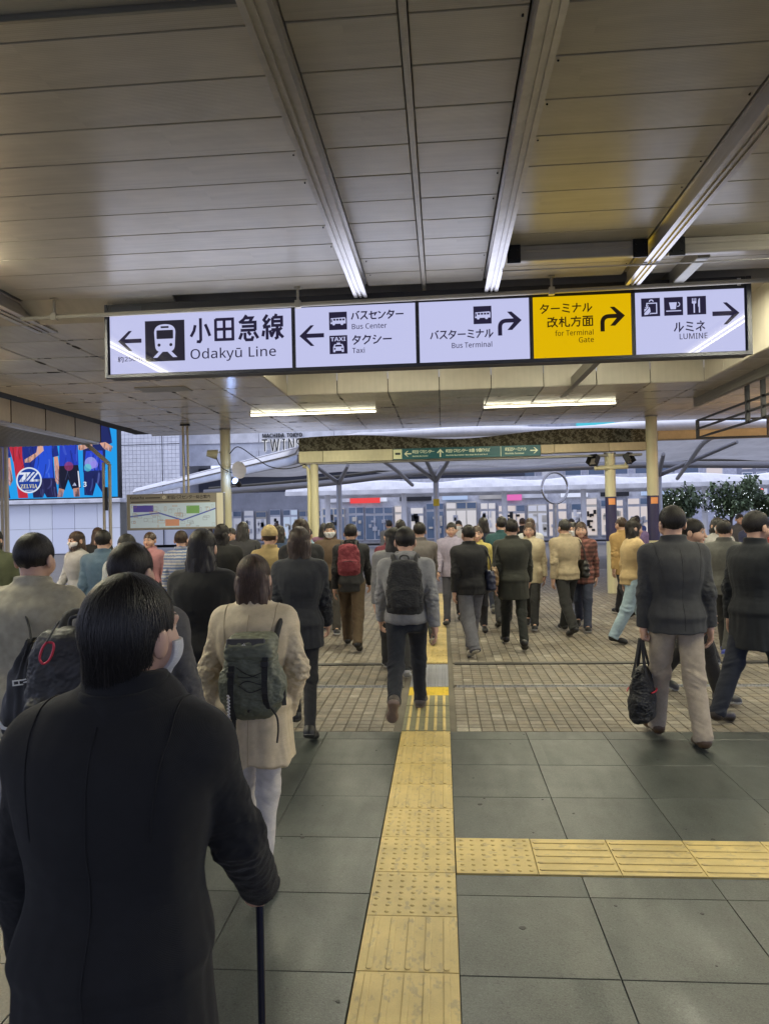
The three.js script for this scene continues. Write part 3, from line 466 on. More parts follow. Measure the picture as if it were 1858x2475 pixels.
  { // small notice plates on the top band
    const [k, c] = canvas(256, 40, '#34363f'); c.strokeStyle = c.fillStyle = '#8f95a0'; c.fillRect(4, 6, 28, 28); c.fillStyle = '#34363f'; c.beginPath(); c.arc(18, 20, 8, 0, 7); c.fill(); jtext(c, 'セシンタスセル', 40, 4, 14, 1.6, 1); c.fillStyle = '#8f95a0'; etext(c, 'LED', 40, 36, 15, 30, 'left', true); jtext(c, '方面札面ス', 72, 22, 14, 1.6, 1);
    part(s, 'notice_plate', cbox(0.30, 0.047, 0.004, 0.001), printMat(k), [-3.08, 3.888, 0.025]);
    part(s, 'label_plate', cbox(0.035, 0.07, 0.004, 0.001), M.white, [2.80, 3.886, 0.025]);
  }
  // support pipe with clamps, its own thing
  const p = thing('support_pipe', 'long painted pipe running along the top of the lit sign', 'pipe', [0, 0, -7.0]);
  part(p, 'pipe', cyl(V(-4.12, 3.812, 0), V(4.4, 3.878, 0), 0.021, 0.021, 14), M.pipe);
  for (const x of [-3.78, -1.34, 1.07]) { const y = 3.815 + (x + 4.12) * 0.0077; part(p, 'clamp', merge([cbox(0.055, 0.07, 0.06, 0.004, x, y, 0), cbox(0.02, 4.0 - y, 0.02, 0.002, x, (4.0 + y) / 2, 0), cbox(0.06, 0.012, 0.06, 0.002, x, 3.992, 0)]), M.pipe); }
}

// ---------- columns, girder and green bus sign at the edge of the roof ----------
const emit = (c, k, base = [0.5, 0.5, 0.5]) => std(base, 0.4, { emissive: lin(...c), emissiveIntensity: k });
{
  const column = (label, x, z, r, top, band) => {
    const g = thing('round_column', label, 'column', [x, 0, z], 0, 'cream round columns at the roof edge');
    part(g, 'shaft', cyl(V(0, 0, 0), V(0, top, 0), r, r, 28), M.cream);
    part(g, 'collar', cyl(V(0, top - 0.03, 0), V(0, top, 0), r + 0.016, r + 0.016, 28), M.aluDark);
    if (band) {
      part(g, 'dark_wrap', cyl(V(0, 1.15, 0), V(0, 2.127, 0), r + 0.006, r + 0.006, 28), std([0.035, 0.03, 0.10], 0.5, { map: T.mottle }));
      const q = new THREE.CylinderGeometry(r + 0.009, r + 0.009, 0.14, 20, 1, false, -0.62, 1.24); part(g, 'round_mark', q, std([0.75, 0.30, 0.10], 0.5), [0, 2.02, 0], 'orange round mark');
    }
    return g;
  };
  column('cream round column with a dark wrap at the end of the girder', 4.60, -16.5, 0.121, QH, true);
  column('cream round column carrying cameras and cables near the map board', -4.905, -16.5, 0.118, QH, false);
  column('shorter cream column with twin floodlights under the girder', 3.722, -16.62, 0.115, 3.10, true);
  const lp = column('cream column and drain pipe under the girder end', -2.885, -16.62, 0.094, 3.05, false);
  part(lp, 'drain_pipe', tube([V(-0.13, 0.05, 0.03), V(-0.13, 1.5, 0.03), V(-0.13, 2.85, 0.03), V(-0.15, 2.95, 0.03), V(-0.25, 2.98, 0.03)], 0.04, 40, 10), M.cream);
  const gd = thing('box_girder', 'cream box girder along the edge of the bus shelter roof', 'girder', [0, 0, -16.62]);
  const cuts = [-3.21, -2.655, -1.07, 2.2, 2.5, 3.68, 4.5];
  for (let k = 0; k < 6; k++) { const a = cuts[k], b = cuts[k + 1], lo = k < 3 ? 3.055 : 3.09 + 0.008 * k; part(gd, 'girder_panel', cbox(b - a - 0.008, 3.308 - lo, 0.30, 0.006, 0, 0, 0), k < 3 ? M.cream : std([0.60, 0.50, 0.32], 0.5, { map: T.enamel }), [(a + b) / 2, (3.308 + lo) / 2, 0]); }
  part(gd, 'soffit_rail', cbox(7.6, 0.05, 0.2, 0.006), M.aluDark, [0.6, 3.04, 0]);
  { // green bus stop sign
    const W = 1024, H = 78, [k, c] = canvas(W, H, '#1f5a60'), s = W / 1475, X = (v) => (v - 80) * s; c.fillStyle = '#d9dcae'; c.fillRect(0, 4, X(168), H - 8); c.fillStyle = '#27332c'; rr(c, 14, 28, 36, 16, 3);
    c.fillStyle = c.strokeStyle = '#dfe3c0'; arrowL(c, X(190), 38, 52); jtext(c, '町田バスセンター', X(274), 12, 26, 3.4, 0.72); etext(c, 'Machida Bus Center', X(274), 62, 15, 110, 'left', true);
    poly(c, [[X(557), 8], [X(592), 36], [X(580), 40], [X(564), 26], [X(564), 68], [X(550), 68], [X(550), 26], [X(534), 40], [X(522), 36]]); jtext(c, '町田バスセンター 8番・9番のりば', X(612), 12, 26, 3.4, 0.72); etext(c, 'Machida Bus Center  Bus stops No.8 and No.9', X(612), 62, 15, 290, 'left', true);
    c.fillRect(X(1160), 2, 4, H - 4); jtext(c, '町田ターミナル', X(1205), 12, 27, 3.4, 0.76); etext(c, 'Machida Terminal', X(1205), 62, 16, 130, 'left', true); arrowR(c, X(1455), 38, 54);
    const g = thing('bus_stop_sign', 'green bus stop direction sign with pale lettering on the girder', 'sign', [0.565, 3.185, -16.46]);
    part(g, 'sign_plate', cbox(3.26, 0.246, 0.02, 0.003), std([0.03, 0.10, 0.11], 0.5)); part(g, 'sign_face', new THREE.PlaneGeometry(3.25, 0.238), printMat(k, 0.4), [0, 0, 0.0115]);
  }
  const flood = (x, y, z, ry, label) => { const g = thing('floodlight', label, 'floodlight', [x, y, z], ry, 'black floodlights on the column'); part(g, 'hood', merge([cbox(0.24, 0.20, 0.03, 0.01, 0, 0.02, 0), cbox(0.24, 0.02, 0.14, 0.005, 0, 0.13, 0.07), cbox(0.02, 0.18, 0.13, 0.005, -0.12, 0.03, 0.065), cbox(0.02, 0.18, 0.13, 0.005, 0.12, 0.03, 0.065)]).rotateX(-0.5), M.blackMetal); part(g, 'lens', cbox(0.19, 0.15, 0.012, 0.004, 0, 0.02, 0.024).rotateX(-0.5), std([0.2, 0.18, 0.16], 0.15)); part(g, 'bracket', merge([bar(V(0, -0.02, -0.04), V(0, -0.12, -0.05), 0.05, 0.05)]), M.cream); };
  flood(3.36, 2.88, -16.5, -0.9, 'black floodlight turned towards the ring sculpture'); flood(4.08, 2.9, -16.5, 0.9, 'black floodlight between the two wrapped columns');
  part(scene.children.find((o) => o.name === 'round_column_002'), 'cross_arm', cyl(V(-0.36, 2.76, 0.1), V(0.36, 2.78, 0.1), 0.05, 0.05, 12), M.cream);
  // things fixed to the left column
  const cam = thing('horn_speaker', 'pale horn speaker on the column beside the hanging pipe', 'speaker', [-5.2, 3.31, -16.45], 0.3);
  part(cam, 'horn', muv(new THREE.CylinderGeometry(0.07, 0.12, 0.24, 20).rotateZ(Math.PI / 2 - 0.15)), M.cream); part(cam, 'bracket', bar(V(0.1, 0.02, 0), V(0.24, 0.07, -0.02), 0.03, 0.03), M.steel);
  const sp = thing('spot_lamp', 'small blue-white spot lamp low on the camera column', 'lamp', [-4.62, 2.63, -16.42], -0.3);
  part(sp, 'lamp_can', muv(new THREE.CylinderGeometry(0.085, 0.06, 0.2, 20).rotateX(1.1)), M.blackMetal); const ln = part(sp, 'lamp_lens', new THREE.CylinderGeometry(0.07, 0.07, 0.01, 20).rotateX(1.1), emit([0.35, 0.5, 1], 3), [0, 0.048, 0.094]);
  const bl = new THREE.PointLight(lin(0.35, 0.5, 1), 0.25); bl.name = 'spot_lamp_light'; bl.position.set(0, 0.08, 0.2); sp.add(bl);
  const hs = thing('round_loudspeaker', 'round grey loudspeaker clamped on the camera column', 'speaker', [-4.6, 2.92, -16.42], 0.9); part(hs, 'shell', muv(new THREE.CylinderGeometry(0.2, 0.14, 0.09, 24).rotateX(Math.PI / 2)), M.steel); part(hs, 'rear_box', cbox(0.14, 0.14, 0.1, 0.01, 0, 0, -0.08), M.blackMetal);
  const cab = thing('cable', 'black cable sagging from the column to the shelter roof', 'cable', [0, 0, -16.45]); part(cab, 'line', merge([tube([V(-4.78, 3.3, 0.05), V(-4.6, 3.45, 0.05), V(-4.2, 3.2, 0), V(-3.9, 3.0, 0), V(-3.6, 2.93, 0), V(-3.3, 2.95, 0), V(-3.05, 3.02, 0)], 0.012, 60, 6), tube([V(-5.1, 3.25, 0.03), V(-5.02, 3.1, 0.12), V(-4.9, 2.95, 0.14), V(-4.7, 2.85, 0.1)], 0.011, 30, 6)]), M.black);
}
{ // hanging map board
  const g = thing('map_board', 'hanging grey bus centre map board with dark lettering', 'board', [-5.725, 2.0, -15.5]);
  const W = 900, H = 320, [k, c] = canvas(W, H, '#8b8577'); c.fillStyle = c.strokeStyle = '#231f1c'; etext(c, 'Kanachu', 30, 42, 36, 135, 'left', true); c.fillRect(175, 28, 140, 9); c.fillStyle = '#cfc9ae'; c.beginPath(); c.arc(352, 30, 17, 0, 7); c.fill(); c.fillStyle = '#231f1c'; etext(c, 'i', 348, 41, 30, 8, 'left', true); jtext(c, '町田バスセンター総合案内', 384, 14, 34, 3.6, 0.98); c.fillRect(40, 64, 740, 8);
  c.fillStyle = '#cfe4f4'; c.fillRect(30, 84, 800, 220); c.strokeStyle = '#5468c4'; c.lineWidth = 12; c.beginPath(); c.moveTo(30, 200); c.lineTo(300, 170); c.lineTo(520, 240); c.lineTo(830, 140); c.stroke(); c.fillStyle = '#5b52b8'; c.fillRect(60, 100, 190, 60); c.fillStyle = '#7fb46a'; c.fillRect(560, 110, 120, 70); c.fillStyle = '#e0a080'; c.fillRect(360, 230, 130, 60); { const q = rng(8); c.lineWidth = 2; for (let n = 0; n < 46; n++) { c.strokeStyle = ['#7d8aa0', '#a8b4c0', '#c08a6a'][n % 3]; const a = 40 + 770 * q(), b = 92 + 200 * q(); c.strokeRect(a, b, Math.min(820 - a, 12 + 60 * q()), Math.min(298 - b, 8 + 30 * q())); } } c.fillStyle = '#dcd7c0'; c.fillRect(842, 0, 58, 320);
  part(g, 'board_case', cbox(2.14, 0.78, 0.12, 0.01), M.aluDark); part(g, 'board_face', new THREE.PlaneGeometry(2.12, 0.76), printMat(k), [0, 0, 0.062]);
  const hp = thing('hanger_pipe', 'pair of thin pipes that hang from the ceiling above the map board', 'pipe', [-5.485, 0, -15.5]); for (const s of [-1, 1]) part(hp, 'pipe', cyl(V(s * 0.05, 2.39, 0), V(s * 0.05, QH, 0), 0.024, 0.024, 10), M.pipe); part(hp, 'ceiling_clamp', cbox(0.2, 0.035, 0.09, 0.006), M.blackMetal, [0, QH - 0.02, 0]);
}
{ // dark hanging cage on the far side
  const g = thing('hanging_rail_frame', 'dark metal rail cage hanging from the ceiling', 'rail frame', [5.0, 0, 0]);
  for (const y of [3.53, 3.37, 3.195]) part(g, 'rail', cbox(0.04, 0.035, 6.2, 0.004), M.blackMetal, [0, y, -11.68]);
  for (const z of [-12.37, -11.78, -9.2]) part(g, 'hanger_post', cbox(0.07, QH - 3.17, 0.05, 0.004), M.blackMetal, [-0.02, (QH + 3.17) / 2, z]);
  part(g, 'end_post', cbox(0.06, 0.37, 0.05, 0.004), M.blackMetal, [0, 3.36, -14.78]); part(g, 'end_bar', cbox(3.2, 0.035, 0.04, 0.004), M.blackMetal, [1.6, 3.19, -14.78]); part(g, 'end_bar', cbox(3.2, 0.035, 0.04, 0.004), M.blackMetal, [1.6, 3.54, -14.78]); part(g, 'end_post', cbox(0.05, 0.37, 0.05, 0.004), M.blackMetal, [1.33, 3.36, -14.78]);
  for (const [label, gx, gy, gz, I] of [['warm globe lamp hanging beyond the rail cage', 7.6, 3.15, -13.6, 9], ['warm globe lamp hanging by the kiosk eave', -5.75, 2.75, -8.5, 6]]) { const wl = thing('globe_lamp', label, 'lamp', [gx, gy, gz]); part(wl, 'globe', new THREE.SphereGeometry(0.12, 20, 14), emit([1, 0.62, 0.22], 5)); part(wl, 'stem', cyl(V(0, 0.1, 0), V(0, QH - gy, 0), 0.012, 0.012, 8), M.blackMetal); const l = new THREE.PointLight(lin(1, 0.66, 0.33), I); l.name = 'globe_lamp_light'; l.shadow.radius = 5; wl.add(l); if (gx < 0) part(wl, 'lamp_shade', new THREE.CylinderGeometry(0.07, 0.34, 0.12, 28, 1, true), M.blackMetal, [0, 0.20, 0]); }
}
{ // kiosk eave on the near side
  const g = thing('kiosk', 'low kiosk with a beige eave and ribbed soffit beside the walkway', 'kiosk', [-7.2, 0, 0]);
  for (let k = 0; k < 6; k++) { const z = -15.08 + 1.085 * k; part(g, 'fascia_panel', cbox(0.05, 0.37, 1.072, 0.005), M.fascia, [0, QH - 0.19, z + 0.54]); part(g, 'fascia_joint', cbox(0.02, 0.40, 0.018, 0.003), M.rust, [0.024, QH - 0.19, z]); }
  part(g, 'eave_end', cbox(4, 0.37, 0.05, 0.005), M.fascia, [-2.03, QH - 0.19, -15.1]); part(g, 'drip_edge', cbox(0.16, 0.05, 6.6, 0.006), M.alu, [-0.1, QH - 0.40, -11.8]);
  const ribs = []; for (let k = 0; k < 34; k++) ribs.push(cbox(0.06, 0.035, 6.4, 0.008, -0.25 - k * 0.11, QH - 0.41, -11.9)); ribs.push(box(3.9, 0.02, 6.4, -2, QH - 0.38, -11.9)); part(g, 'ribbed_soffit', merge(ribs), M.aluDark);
  part(g, 'post', merge([cbox(0.10, 3.45, 0.10, 0.01, -2.3, 1.72, -15.0), cbox(0.05, 3.45, 0.06, 0.008, -2.13, 1.72, -15.0), cbox(0.07, 3.45, 0.08, 0.008, -2.03, 1.72, -15.0)]), M.fascia);
  part(g, 'wall', box(0.1, 3.4, 6.2), M.fascia, [-3.4, 1.7, -11.9]);
  const pp = thing('twin_post', 'tan twin post with a diagonal brace under the kiosk eave', 'post', [-7.13, 0, -15.25]); part(pp, 'post', cyl(V(-0.075, 0, 0), V(-0.075, 3.08, 0), 0.03, 0.03, 12), M.pipe); part(pp, 'post', cyl(V(0.06, 0, 0), V(0.06, 3.05, 0), 0.035, 0.035, 12), M.pipe); part(pp, 'brace', bar(V(0.05, 3.05, 0), V(-0.43, 3.5, 0.06), 0.07, 0.08), M.pipe); part(pp, 'signal_box', cbox(0.05, 0.5, 0.06, 0.006), M.blackMetal, [0, 2.3, 0.04]);
}

// ---------- bus shelter roofs ----------
{
  const edge = (z) => -3.35 - (Math.max(0, -17.25 - z)) * 0.645;        // the side that runs back at an angle
  const g = thing('bus_shelter', 'large white membrane bus shelter with a grimy gutter', 'shelter', [0, 0, 0]);
  const Y = (x, z) => { const d = -17.25 - z, t = clamp(d / 12, 0, 1); return 3.62 + 0.46 * Math.sin(Math.PI * Math.pow(t, 0.55)) + 0.07 * Math.sin(x * 1.35 + 0.6) * sstep(0, 1.5, d) ; }, Yf = (x, z) => { const k = Math.max(sstep(0, 7, x - edge(z)), sstep(0.25, 1.0, x + 3.1) * sstep(-21, -18, z)); return lerp(3.5, Y(x, z), k); };
  part(g, 'membrane_roof', shell((u, v) => { const z = -17.25 - 12.5 * v, x = lerp(edge(z), 17, u); return [x, Yf(x, z), z]; }, 90, 30, 0), M.membrane);
  const gp = []; for (let i = 0; i < 40; i++) { const a = -3.3 + i * 0.2, sag = (x) => 3.66 + 0.05 * Math.cos((x + 2.2) * 1.2) - 0.06 * Math.exp(-((x - 0.4) ** 2) / 2), p = [[a, 3.31], [a + 0.2, 3.31], [a + 0.2, sag(a + 0.2)], [a, sag(a)]]; gp.push(extrude(p, 0.22).translate(0, 0, -17.2)); }
  part(g, 'gutter', merge(gp), M.gutter, null, 'grimy mossy gutter');
  part(g, 'side_fascia', shell((u, v) => { const z = -17.1 - 19 * u; return [edge(z) - 0.02 + 0.10 * v, 3.30, z]; }, 30, 2, 0.2), M.steel);
  part(g, 'edge_band', shell((u, v) => { const z = -17.1 - 19 * u; return [edge(z) - 0.05 + 0.25 * v, 3.36 + 0.2 * Math.sqrt(v), z]; }, 30, 4, 0.05), M.white);
  part(g, 'far_girder', cbox(12, 0.24, 0.3, 0.01), std([0.66, 0.50, 0.28], 0.5, { map: T.enamel }), [10.98, 3.55, -17.5]);
  part(g, 'rib_pipe', tube([V(-9.2, 2.9, -28), V(-5.7, 3.07, -28), V(-3.8, 3.2, -28), V(-1.9, 3.38, -28), V(-0.3, 3.46, -28), V(2, 3.46, -28), V(5.3, 3.52, -28), V(7.8, 3.53, -28), V(11.6, 3.42, -28), V(17, 3.3, -28)], 0.12, 120, 12), M.steel);
  part(g, 'rib_pipe', tube([V(-9.2, 3.1, -28.6), V(-5.7, 3.3, -28.6), V(-0.3, 3.75, -28.6), V(5.3, 3.8, -28.6), V(17, 3.5, -28.6)], 0.05, 100, 8), M.aluDark);
  for (const x of [-1.6, 8.2]) part(g, 'arched_rib', tube([V(x - 1.2, 3.7, -19), V(x - 0.6, 3.75, -22), V(x, 3.45, -25), V(x + 0.5, 3.0, -28)], 0.07, 40, 8), M.steel);
  const Yc = (x, br) => { part(g, 'branch_column', merge([cyl(V(x, 0, -27.2), V(x, 3.25, -27.2), 0.11, 0.10, 16), ...br.map(([dx, dy, dz]) => cyl(V(x, 3.1, -27.2), V(x + dx, 3.1 + dy, -27.2 + dz), 0.09, 0.06, 12))]), M.steel); };
  Yc(-0.2, [[-1.1, 0.75, 3], [-0.4, 0.8, 3], [0.6, 0.75, 3], [0.2, 0.6, -1]]); Yc(-3.8, [[-0.5, 0.5, 2], [0.6, 0.5, 2]]); Yc(7.8, [[1.6, 0.85, 3], [-0.4, 0.6, 2]]);
  part(g, 'pole_sign', cbox(0.22, 0.26, 0.03, 0.004), std([0.7, 0.5, 0.03], 0.5), [-0.2, 2.3, -27.05]);
  const h = thing('bus_shelter', 'farther white scalloped bus shelter behind the first one', 'shelter', [0, 0, -42]);
  const YY = (x, v) => 3.42 + (0.52 + 0.10 * Math.sin(x * 1.05 - 1)) * Math.sin(Math.PI * Math.min(1, Math.pow(v, 0.6) * 1.02));
  part(h, 'membrane_roof', shell((u, v) => { const x = lerp(-9, 24, u); return [x, YY(x, v), -8 * v]; }, 110, 16, 0), M.membrane); part(h, 'front_fascia', cbox(33, 0.26, 0.12, 0.01), M.white, [7.5, 3.29, 0.03]); part(h, 'rear_fascia', cbox(33, 0.22, 0.12, 0.01), M.white, [7.5, 3.29, -8]);
  for (const x of [-6.7, -2.2, 3.6, 8.1, 14.85, 20]) part(h, 'post', cyl(V(x, 0, -1), V(x, 3.4, -1), 0.16, 0.16, 16), M.white);
}
{ // ring sculpture
  const g = thing('ring_sculpture', 'polished steel ring standing upright beyond the columns', 'sculpture', [3.63, 0, -24], 0.5); part(g, 'ring', new THREE.TorusGeometry(0.5, 0.04, 14, 60), std([0.7, 0.7, 0.72], 0.15, { metalness: 0.9 }), [0, 2.62, 0]); part(g, 'pedestal', cyl(V(0, 0, 0), V(0, 2.1, 0), 0.12, 0.08, 16), M.steel);
}

// ---------- buildings ----------
function shopFronts(s, x0, x1, z, r) { // shop fronts of uneven width: frame, panes, transom, goods behind the glass
  let sx = x0; for (let k = 0; sx < x1; k++) {
    const w = 0.8 + 1.5 * r(), h = 2.3 + 0.5 * r(), f = part(s, 'shop_window', cbox(w, h, 0.14, 0.02), k % 3 ? M.steel : M.fascia, [sx + w / 2, h / 2 + 0.15, z]), n = Math.max(1, Math.round(w / 0.7)), lit = r() < 0.62 ? litPane[Math.floor(r() * 4)] : glassPane;
    for (let q = 0; q < n; q++) { part(f, 'pane', cbox(w / n - 0.09, h - 0.75, 0.05, 0.01), lit, [(q + 0.5 - n / 2) * w / n, -0.28, 0.06]); part(f, 'transom_pane', cbox(w / n - 0.09, 0.4, 0.05, 0.01), r() < 0.5 ? lit : glassPane, [(q + 0.5 - n / 2) * w / n, h / 2 - 0.28, 0.06]); }
    const goods = []; for (let q = 0; q < 9; q++) goods.push(cbox(0.1 + 0.25 * r(), 0.12 + 0.4 * r(), 0.05, 0.01, (r() - 0.5) * (w - 0.35), -h / 2 + 0.35 + 1.4 * r(), 0.11)); part(f, 'window_display', merge(goods), [M.blackMetal, M.fascia, M.steel, M.white][k % 4]).userData.kind = 'stuff';
    sx += w + 0.25 * r() + 0.06;
  }
}
function windowsOn(g, x0, x1, y0, y1, z, nx, ny, w, h, lit, r, gap = [0.3, 0.38, 0.6]) {
  const fg = cbox(w + 0.2, h + 0.2, 0.12, 0.02), pg = cbox(w, h, 0.06, 0.01);
  for (let i = 0; i < nx; i++) for (let j = 0; j < ny; j++) {
    const x = lerp(x0, x1, (i + 0.5) / nx), y = lerp(y0, y1, (j + 0.5) / ny), f = part(g, 'window', fg, M.white, [x, y, z]);
    part(f, 'pane', pg, r() < lit ? litPane[Math.floor(r() * litPane.length)] : glassPane, [0, 0, 0.045]);
  }
}
const litPane = [emit([1, 0.72, 0.40], 0.22), emit([1, 0.85, 0.62], 0.2), emit([0.6, 0.78, 1], 0.24), emit([0.9, 0.9, 1], 0.14)], glassPane = std([0.10, 0.14, 0.2], 0.08);
{
  const r = rng(44);
  const a = thing('tiled_building', 'white square-tiled department store wall beside the billboard', 'building', [-23.6, 0, -58]);
  part(a, 'wall', box(5.2, 30, 8), std([0.5, 0.51, 0.56], 0.7), [0, 15, -4]);
  const tg = cbox(0.30, 0.30, 0.04, 0.01), tm = [0, 1, 2].map((k) => std([0.80 - 0.03 * k, 0.80 - 0.03 * k, 0.83 - 0.03 * k], 0.35)), im = [0, 1, 2].map(() => []), tiles = [];
  for (let i = 0; i < 16; i++) for (let j = 0; j < 40; j++) tiles.push([-2.44 + 0.325 * i, 2 + 0.325 * j, Math.floor(r() * 3)]);
  const vis = tiles.filter((t) => t[1] > 3.6 && t[1] < 9.6).slice(0, 300), set = new Set(vis);
  for (const t of vis) part(a, 'tile', tg, tm[t[2]], [t[0], t[1], 0.02]);
  const rest = tiles.filter((t) => !set.has(t)), I = new THREE.InstancedMesh(tg, tm[1], rest.length), mt = new THREE.Matrix4(); rest.forEach((t, i) => I.setMatrixAt(i, mt.makeTranslation(t[0], t[1], 0.02))); I.name = 'tiles'; I.userData.kind = 'stuff'; a.add(I);
  part(a, 'control_joint', cbox(5.2, 0.05, 0.06, 0.01), M.blackMetal, [0, 8.16, 0.03]); part(a, 'control_joint', cbox(0.05, 20, 0.06, 0.01), M.blackMetal, [1.15, 10, 0.03]);

  const b = thing('department_store', 'pale panel-clad store with glowing letters on its fascia', 'building', [-7, 0, -58.5]);
  part(b, 'upper_wall', box(28, 22, 8), std([0.6, 0.62, 0.68], 0.5, { map: T.enamel }), [0, 18.5, -4.6]);
  for (let k = 0; k < 9; k++) for (let j = 0; j < 4; j++) part(b, 'wall_panel', cbox(3.06, 1.15, 0.08, 0.01), j ? M.white : std([0.62, 0.64, 0.7], 0.4, { map: T.enamel }), [-12.4 + 3.1 * k, 6.95 + 1.19 * j + (j ? 0.6 : 0), -0.55]);
  part(b, 'soffit_wall', box(28, 2.4, 4), std([0.07, 0.075, 0.10], 0.6), [0, 5.2, -6]);
  for (let k = 0; k < 14; k++) part(b, 'shop_light', cbox(0.9, 0.12, 0.1, 0.02), emit([1, 0.95, 0.85], 1.2), [-12.6 + 1.9 * k + r() * 0.5, 6.0 + 0.3 * (k % 2), -3.9]);
  part(b, 'ground_floor_wall', box(28, 4.2, 2), std([0.5, 0.51, 0.56], 0.6, { map: T.enamel }), [0, 2.1, -4.6]);
  shopFronts(b, -13.6, 13.2, -3.4, r);
  const { FontLoader } = await import('three/addons/loaders/FontLoader.js'); const { TextGeometry } = await import('three/addons/geometries/TextGeometry.js');
  const font = await new FontLoader().loadAsync('fonts/droid/droid_sans_regular.typeface.json'), fontB = await new FontLoader().loadAsync('fonts/droid/droid_sans_bold.typeface.json');
  const word = (str, size, f, depth) => { const q = new TextGeometry(str, { font: f, size, depth, curveSegments: 5 }); q.computeBoundingBox(); return q; };
  const L = thing('store_lettering', 'lit outlined store name letters on the pale fascia', 'lettering', [-14.45, 7.4, -58.95]);
  let x = 0; for (const ch of 'TWINS') { const q = word(ch, 1.0, font, 0.1), w = q.boundingBox.max.x - q.boundingBox.min.x, m = part(L, 'letter', muv(q).scale(0.64, 1, 1), M.blackMetal, [x, 0, 0.06]); part(m, 'glow_edge', muv(word(ch, 1.02, fontB, 0.04)).scale(0.66, 1, 1).translate(-0.03, -0.01, -0.05), emit([1, 1, 1], 0.45)); x += w * 0.64 + 0.22; }
  const q2 = word('MACHIDA  TOKYO', 0.32, fontB, 0.06); part(L, 'small_lettering', muv(q2).scale(3.3 / q2.boundingBox.max.x, 1, 1), M.blackMetal, [0, 1.13, 0]);

  const c = thing('office_building', 'lavender grey office block with teal sign bands beyond the shelters', 'building', [12, 0, -75]);
  part(c, 'wall', box(34, 22, 10), std([0.62, 0.62, 0.68], 0.7, { map: T.mottle }), [0, 11, -5]);
  windowsOn(c, -16, 16, 4, 22, 0, 14, 5, 1.5, 1.9, 0.35, r);
  part(c, 'teal_sign', cbox(3.7, 1.0, 0.3, 0.03), emit([0.05, 0.42, 0.48], 0.55, [0.03, 0.3, 0.33]), [3.4, 10.8, 0.3]); part(c, 'teal_sign', cbox(3.4, 0.9, 0.3, 0.03), emit([0.05, 0.42, 0.48], 0.55, [0.03, 0.3, 0.33]), [-7.6, 5.9, 0.3]);
  for (let k = 0; k < 12; k++) part(c, 'balustrade_glass', cbox(0.72, 0.5, 0.05, 0.01), std([0.35, 0.5, 0.6], 0.1), [8.6 + 0.8 * k, 10.65, 1.2]); part(c, 'balustrade_rail', cbox(10, 0.06, 0.1, 0.02), M.blackMetal, [13, 10.95, 1.2]);
  // street block with shop fronts at deck level, and distant towers
  const s = thing('shop_row', 'low row of lit shop fronts behind the bus shelters', 'building', [4, 0, -54]);
  part(s, 'wall', box(26, 4.6, 3), std([0.6, 0.6, 0.63], 0.7, { map: T.mottle }), [0, 2.3, -1.6]);
  shopFronts(s, -12.8, 12.4, 0, r);
  for (let k = 0; k < 9; k++) part(s, 'name_board', cbox(1.4 + r(), 0.42, 0.12, 0.02), [M.white, emit([0.8, 0.85, 1], 0.3), M.blackMetal, emit([0.1, 0.3, 0.6], 0.3), M.fascia][k % 5], [-11.6 + 2.85 * k, 3.2, 0.12]);
  part(s, 'red_banner', cbox(2.2, 0.5, 0.08, 0.01), emit([0.9, 0.06, 0.05], 0.4, [0.4, 0.02, 0.02]), [-9.6, 3.15, 0.25]); part(s, 'pink_banner', cbox(1.1, 0.5, 0.08, 0.01), emit([0.9, 0.2, 0.5], 0.35, [0.4, 0.05, 0.2]), [1.2, 3.1, 0.25]);
  const towers = [[47, 10, -110, 9, 'slim grey tower beside the gap of sky'], [24, 9, -95, 12, 'lit office slab behind the tree with lights'], [-42, 26, -70, 22, 'dark block behind the billboard'], [58, 14, -120, 14, 'distant low tower at the end of the street']];
  for (const [tx, th, tz, tw, lab] of towers) { const t = thing('distant_building', lab, 'building', [tx, 0, tz]); part(t, 'wall', box(tw, th, 10), std([0.3, 0.31, 0.38], 0.8, { map: T.mottle }), [0, th / 2, -5]); windowsOn(t, -tw / 2 + 0.5, tw / 2 - 0.5, 1.5, th - 0.5, 0, Math.round(tw / 2.4), Math.round(th / 2.6), 1.3, 1.4, 0.5, r); }
}
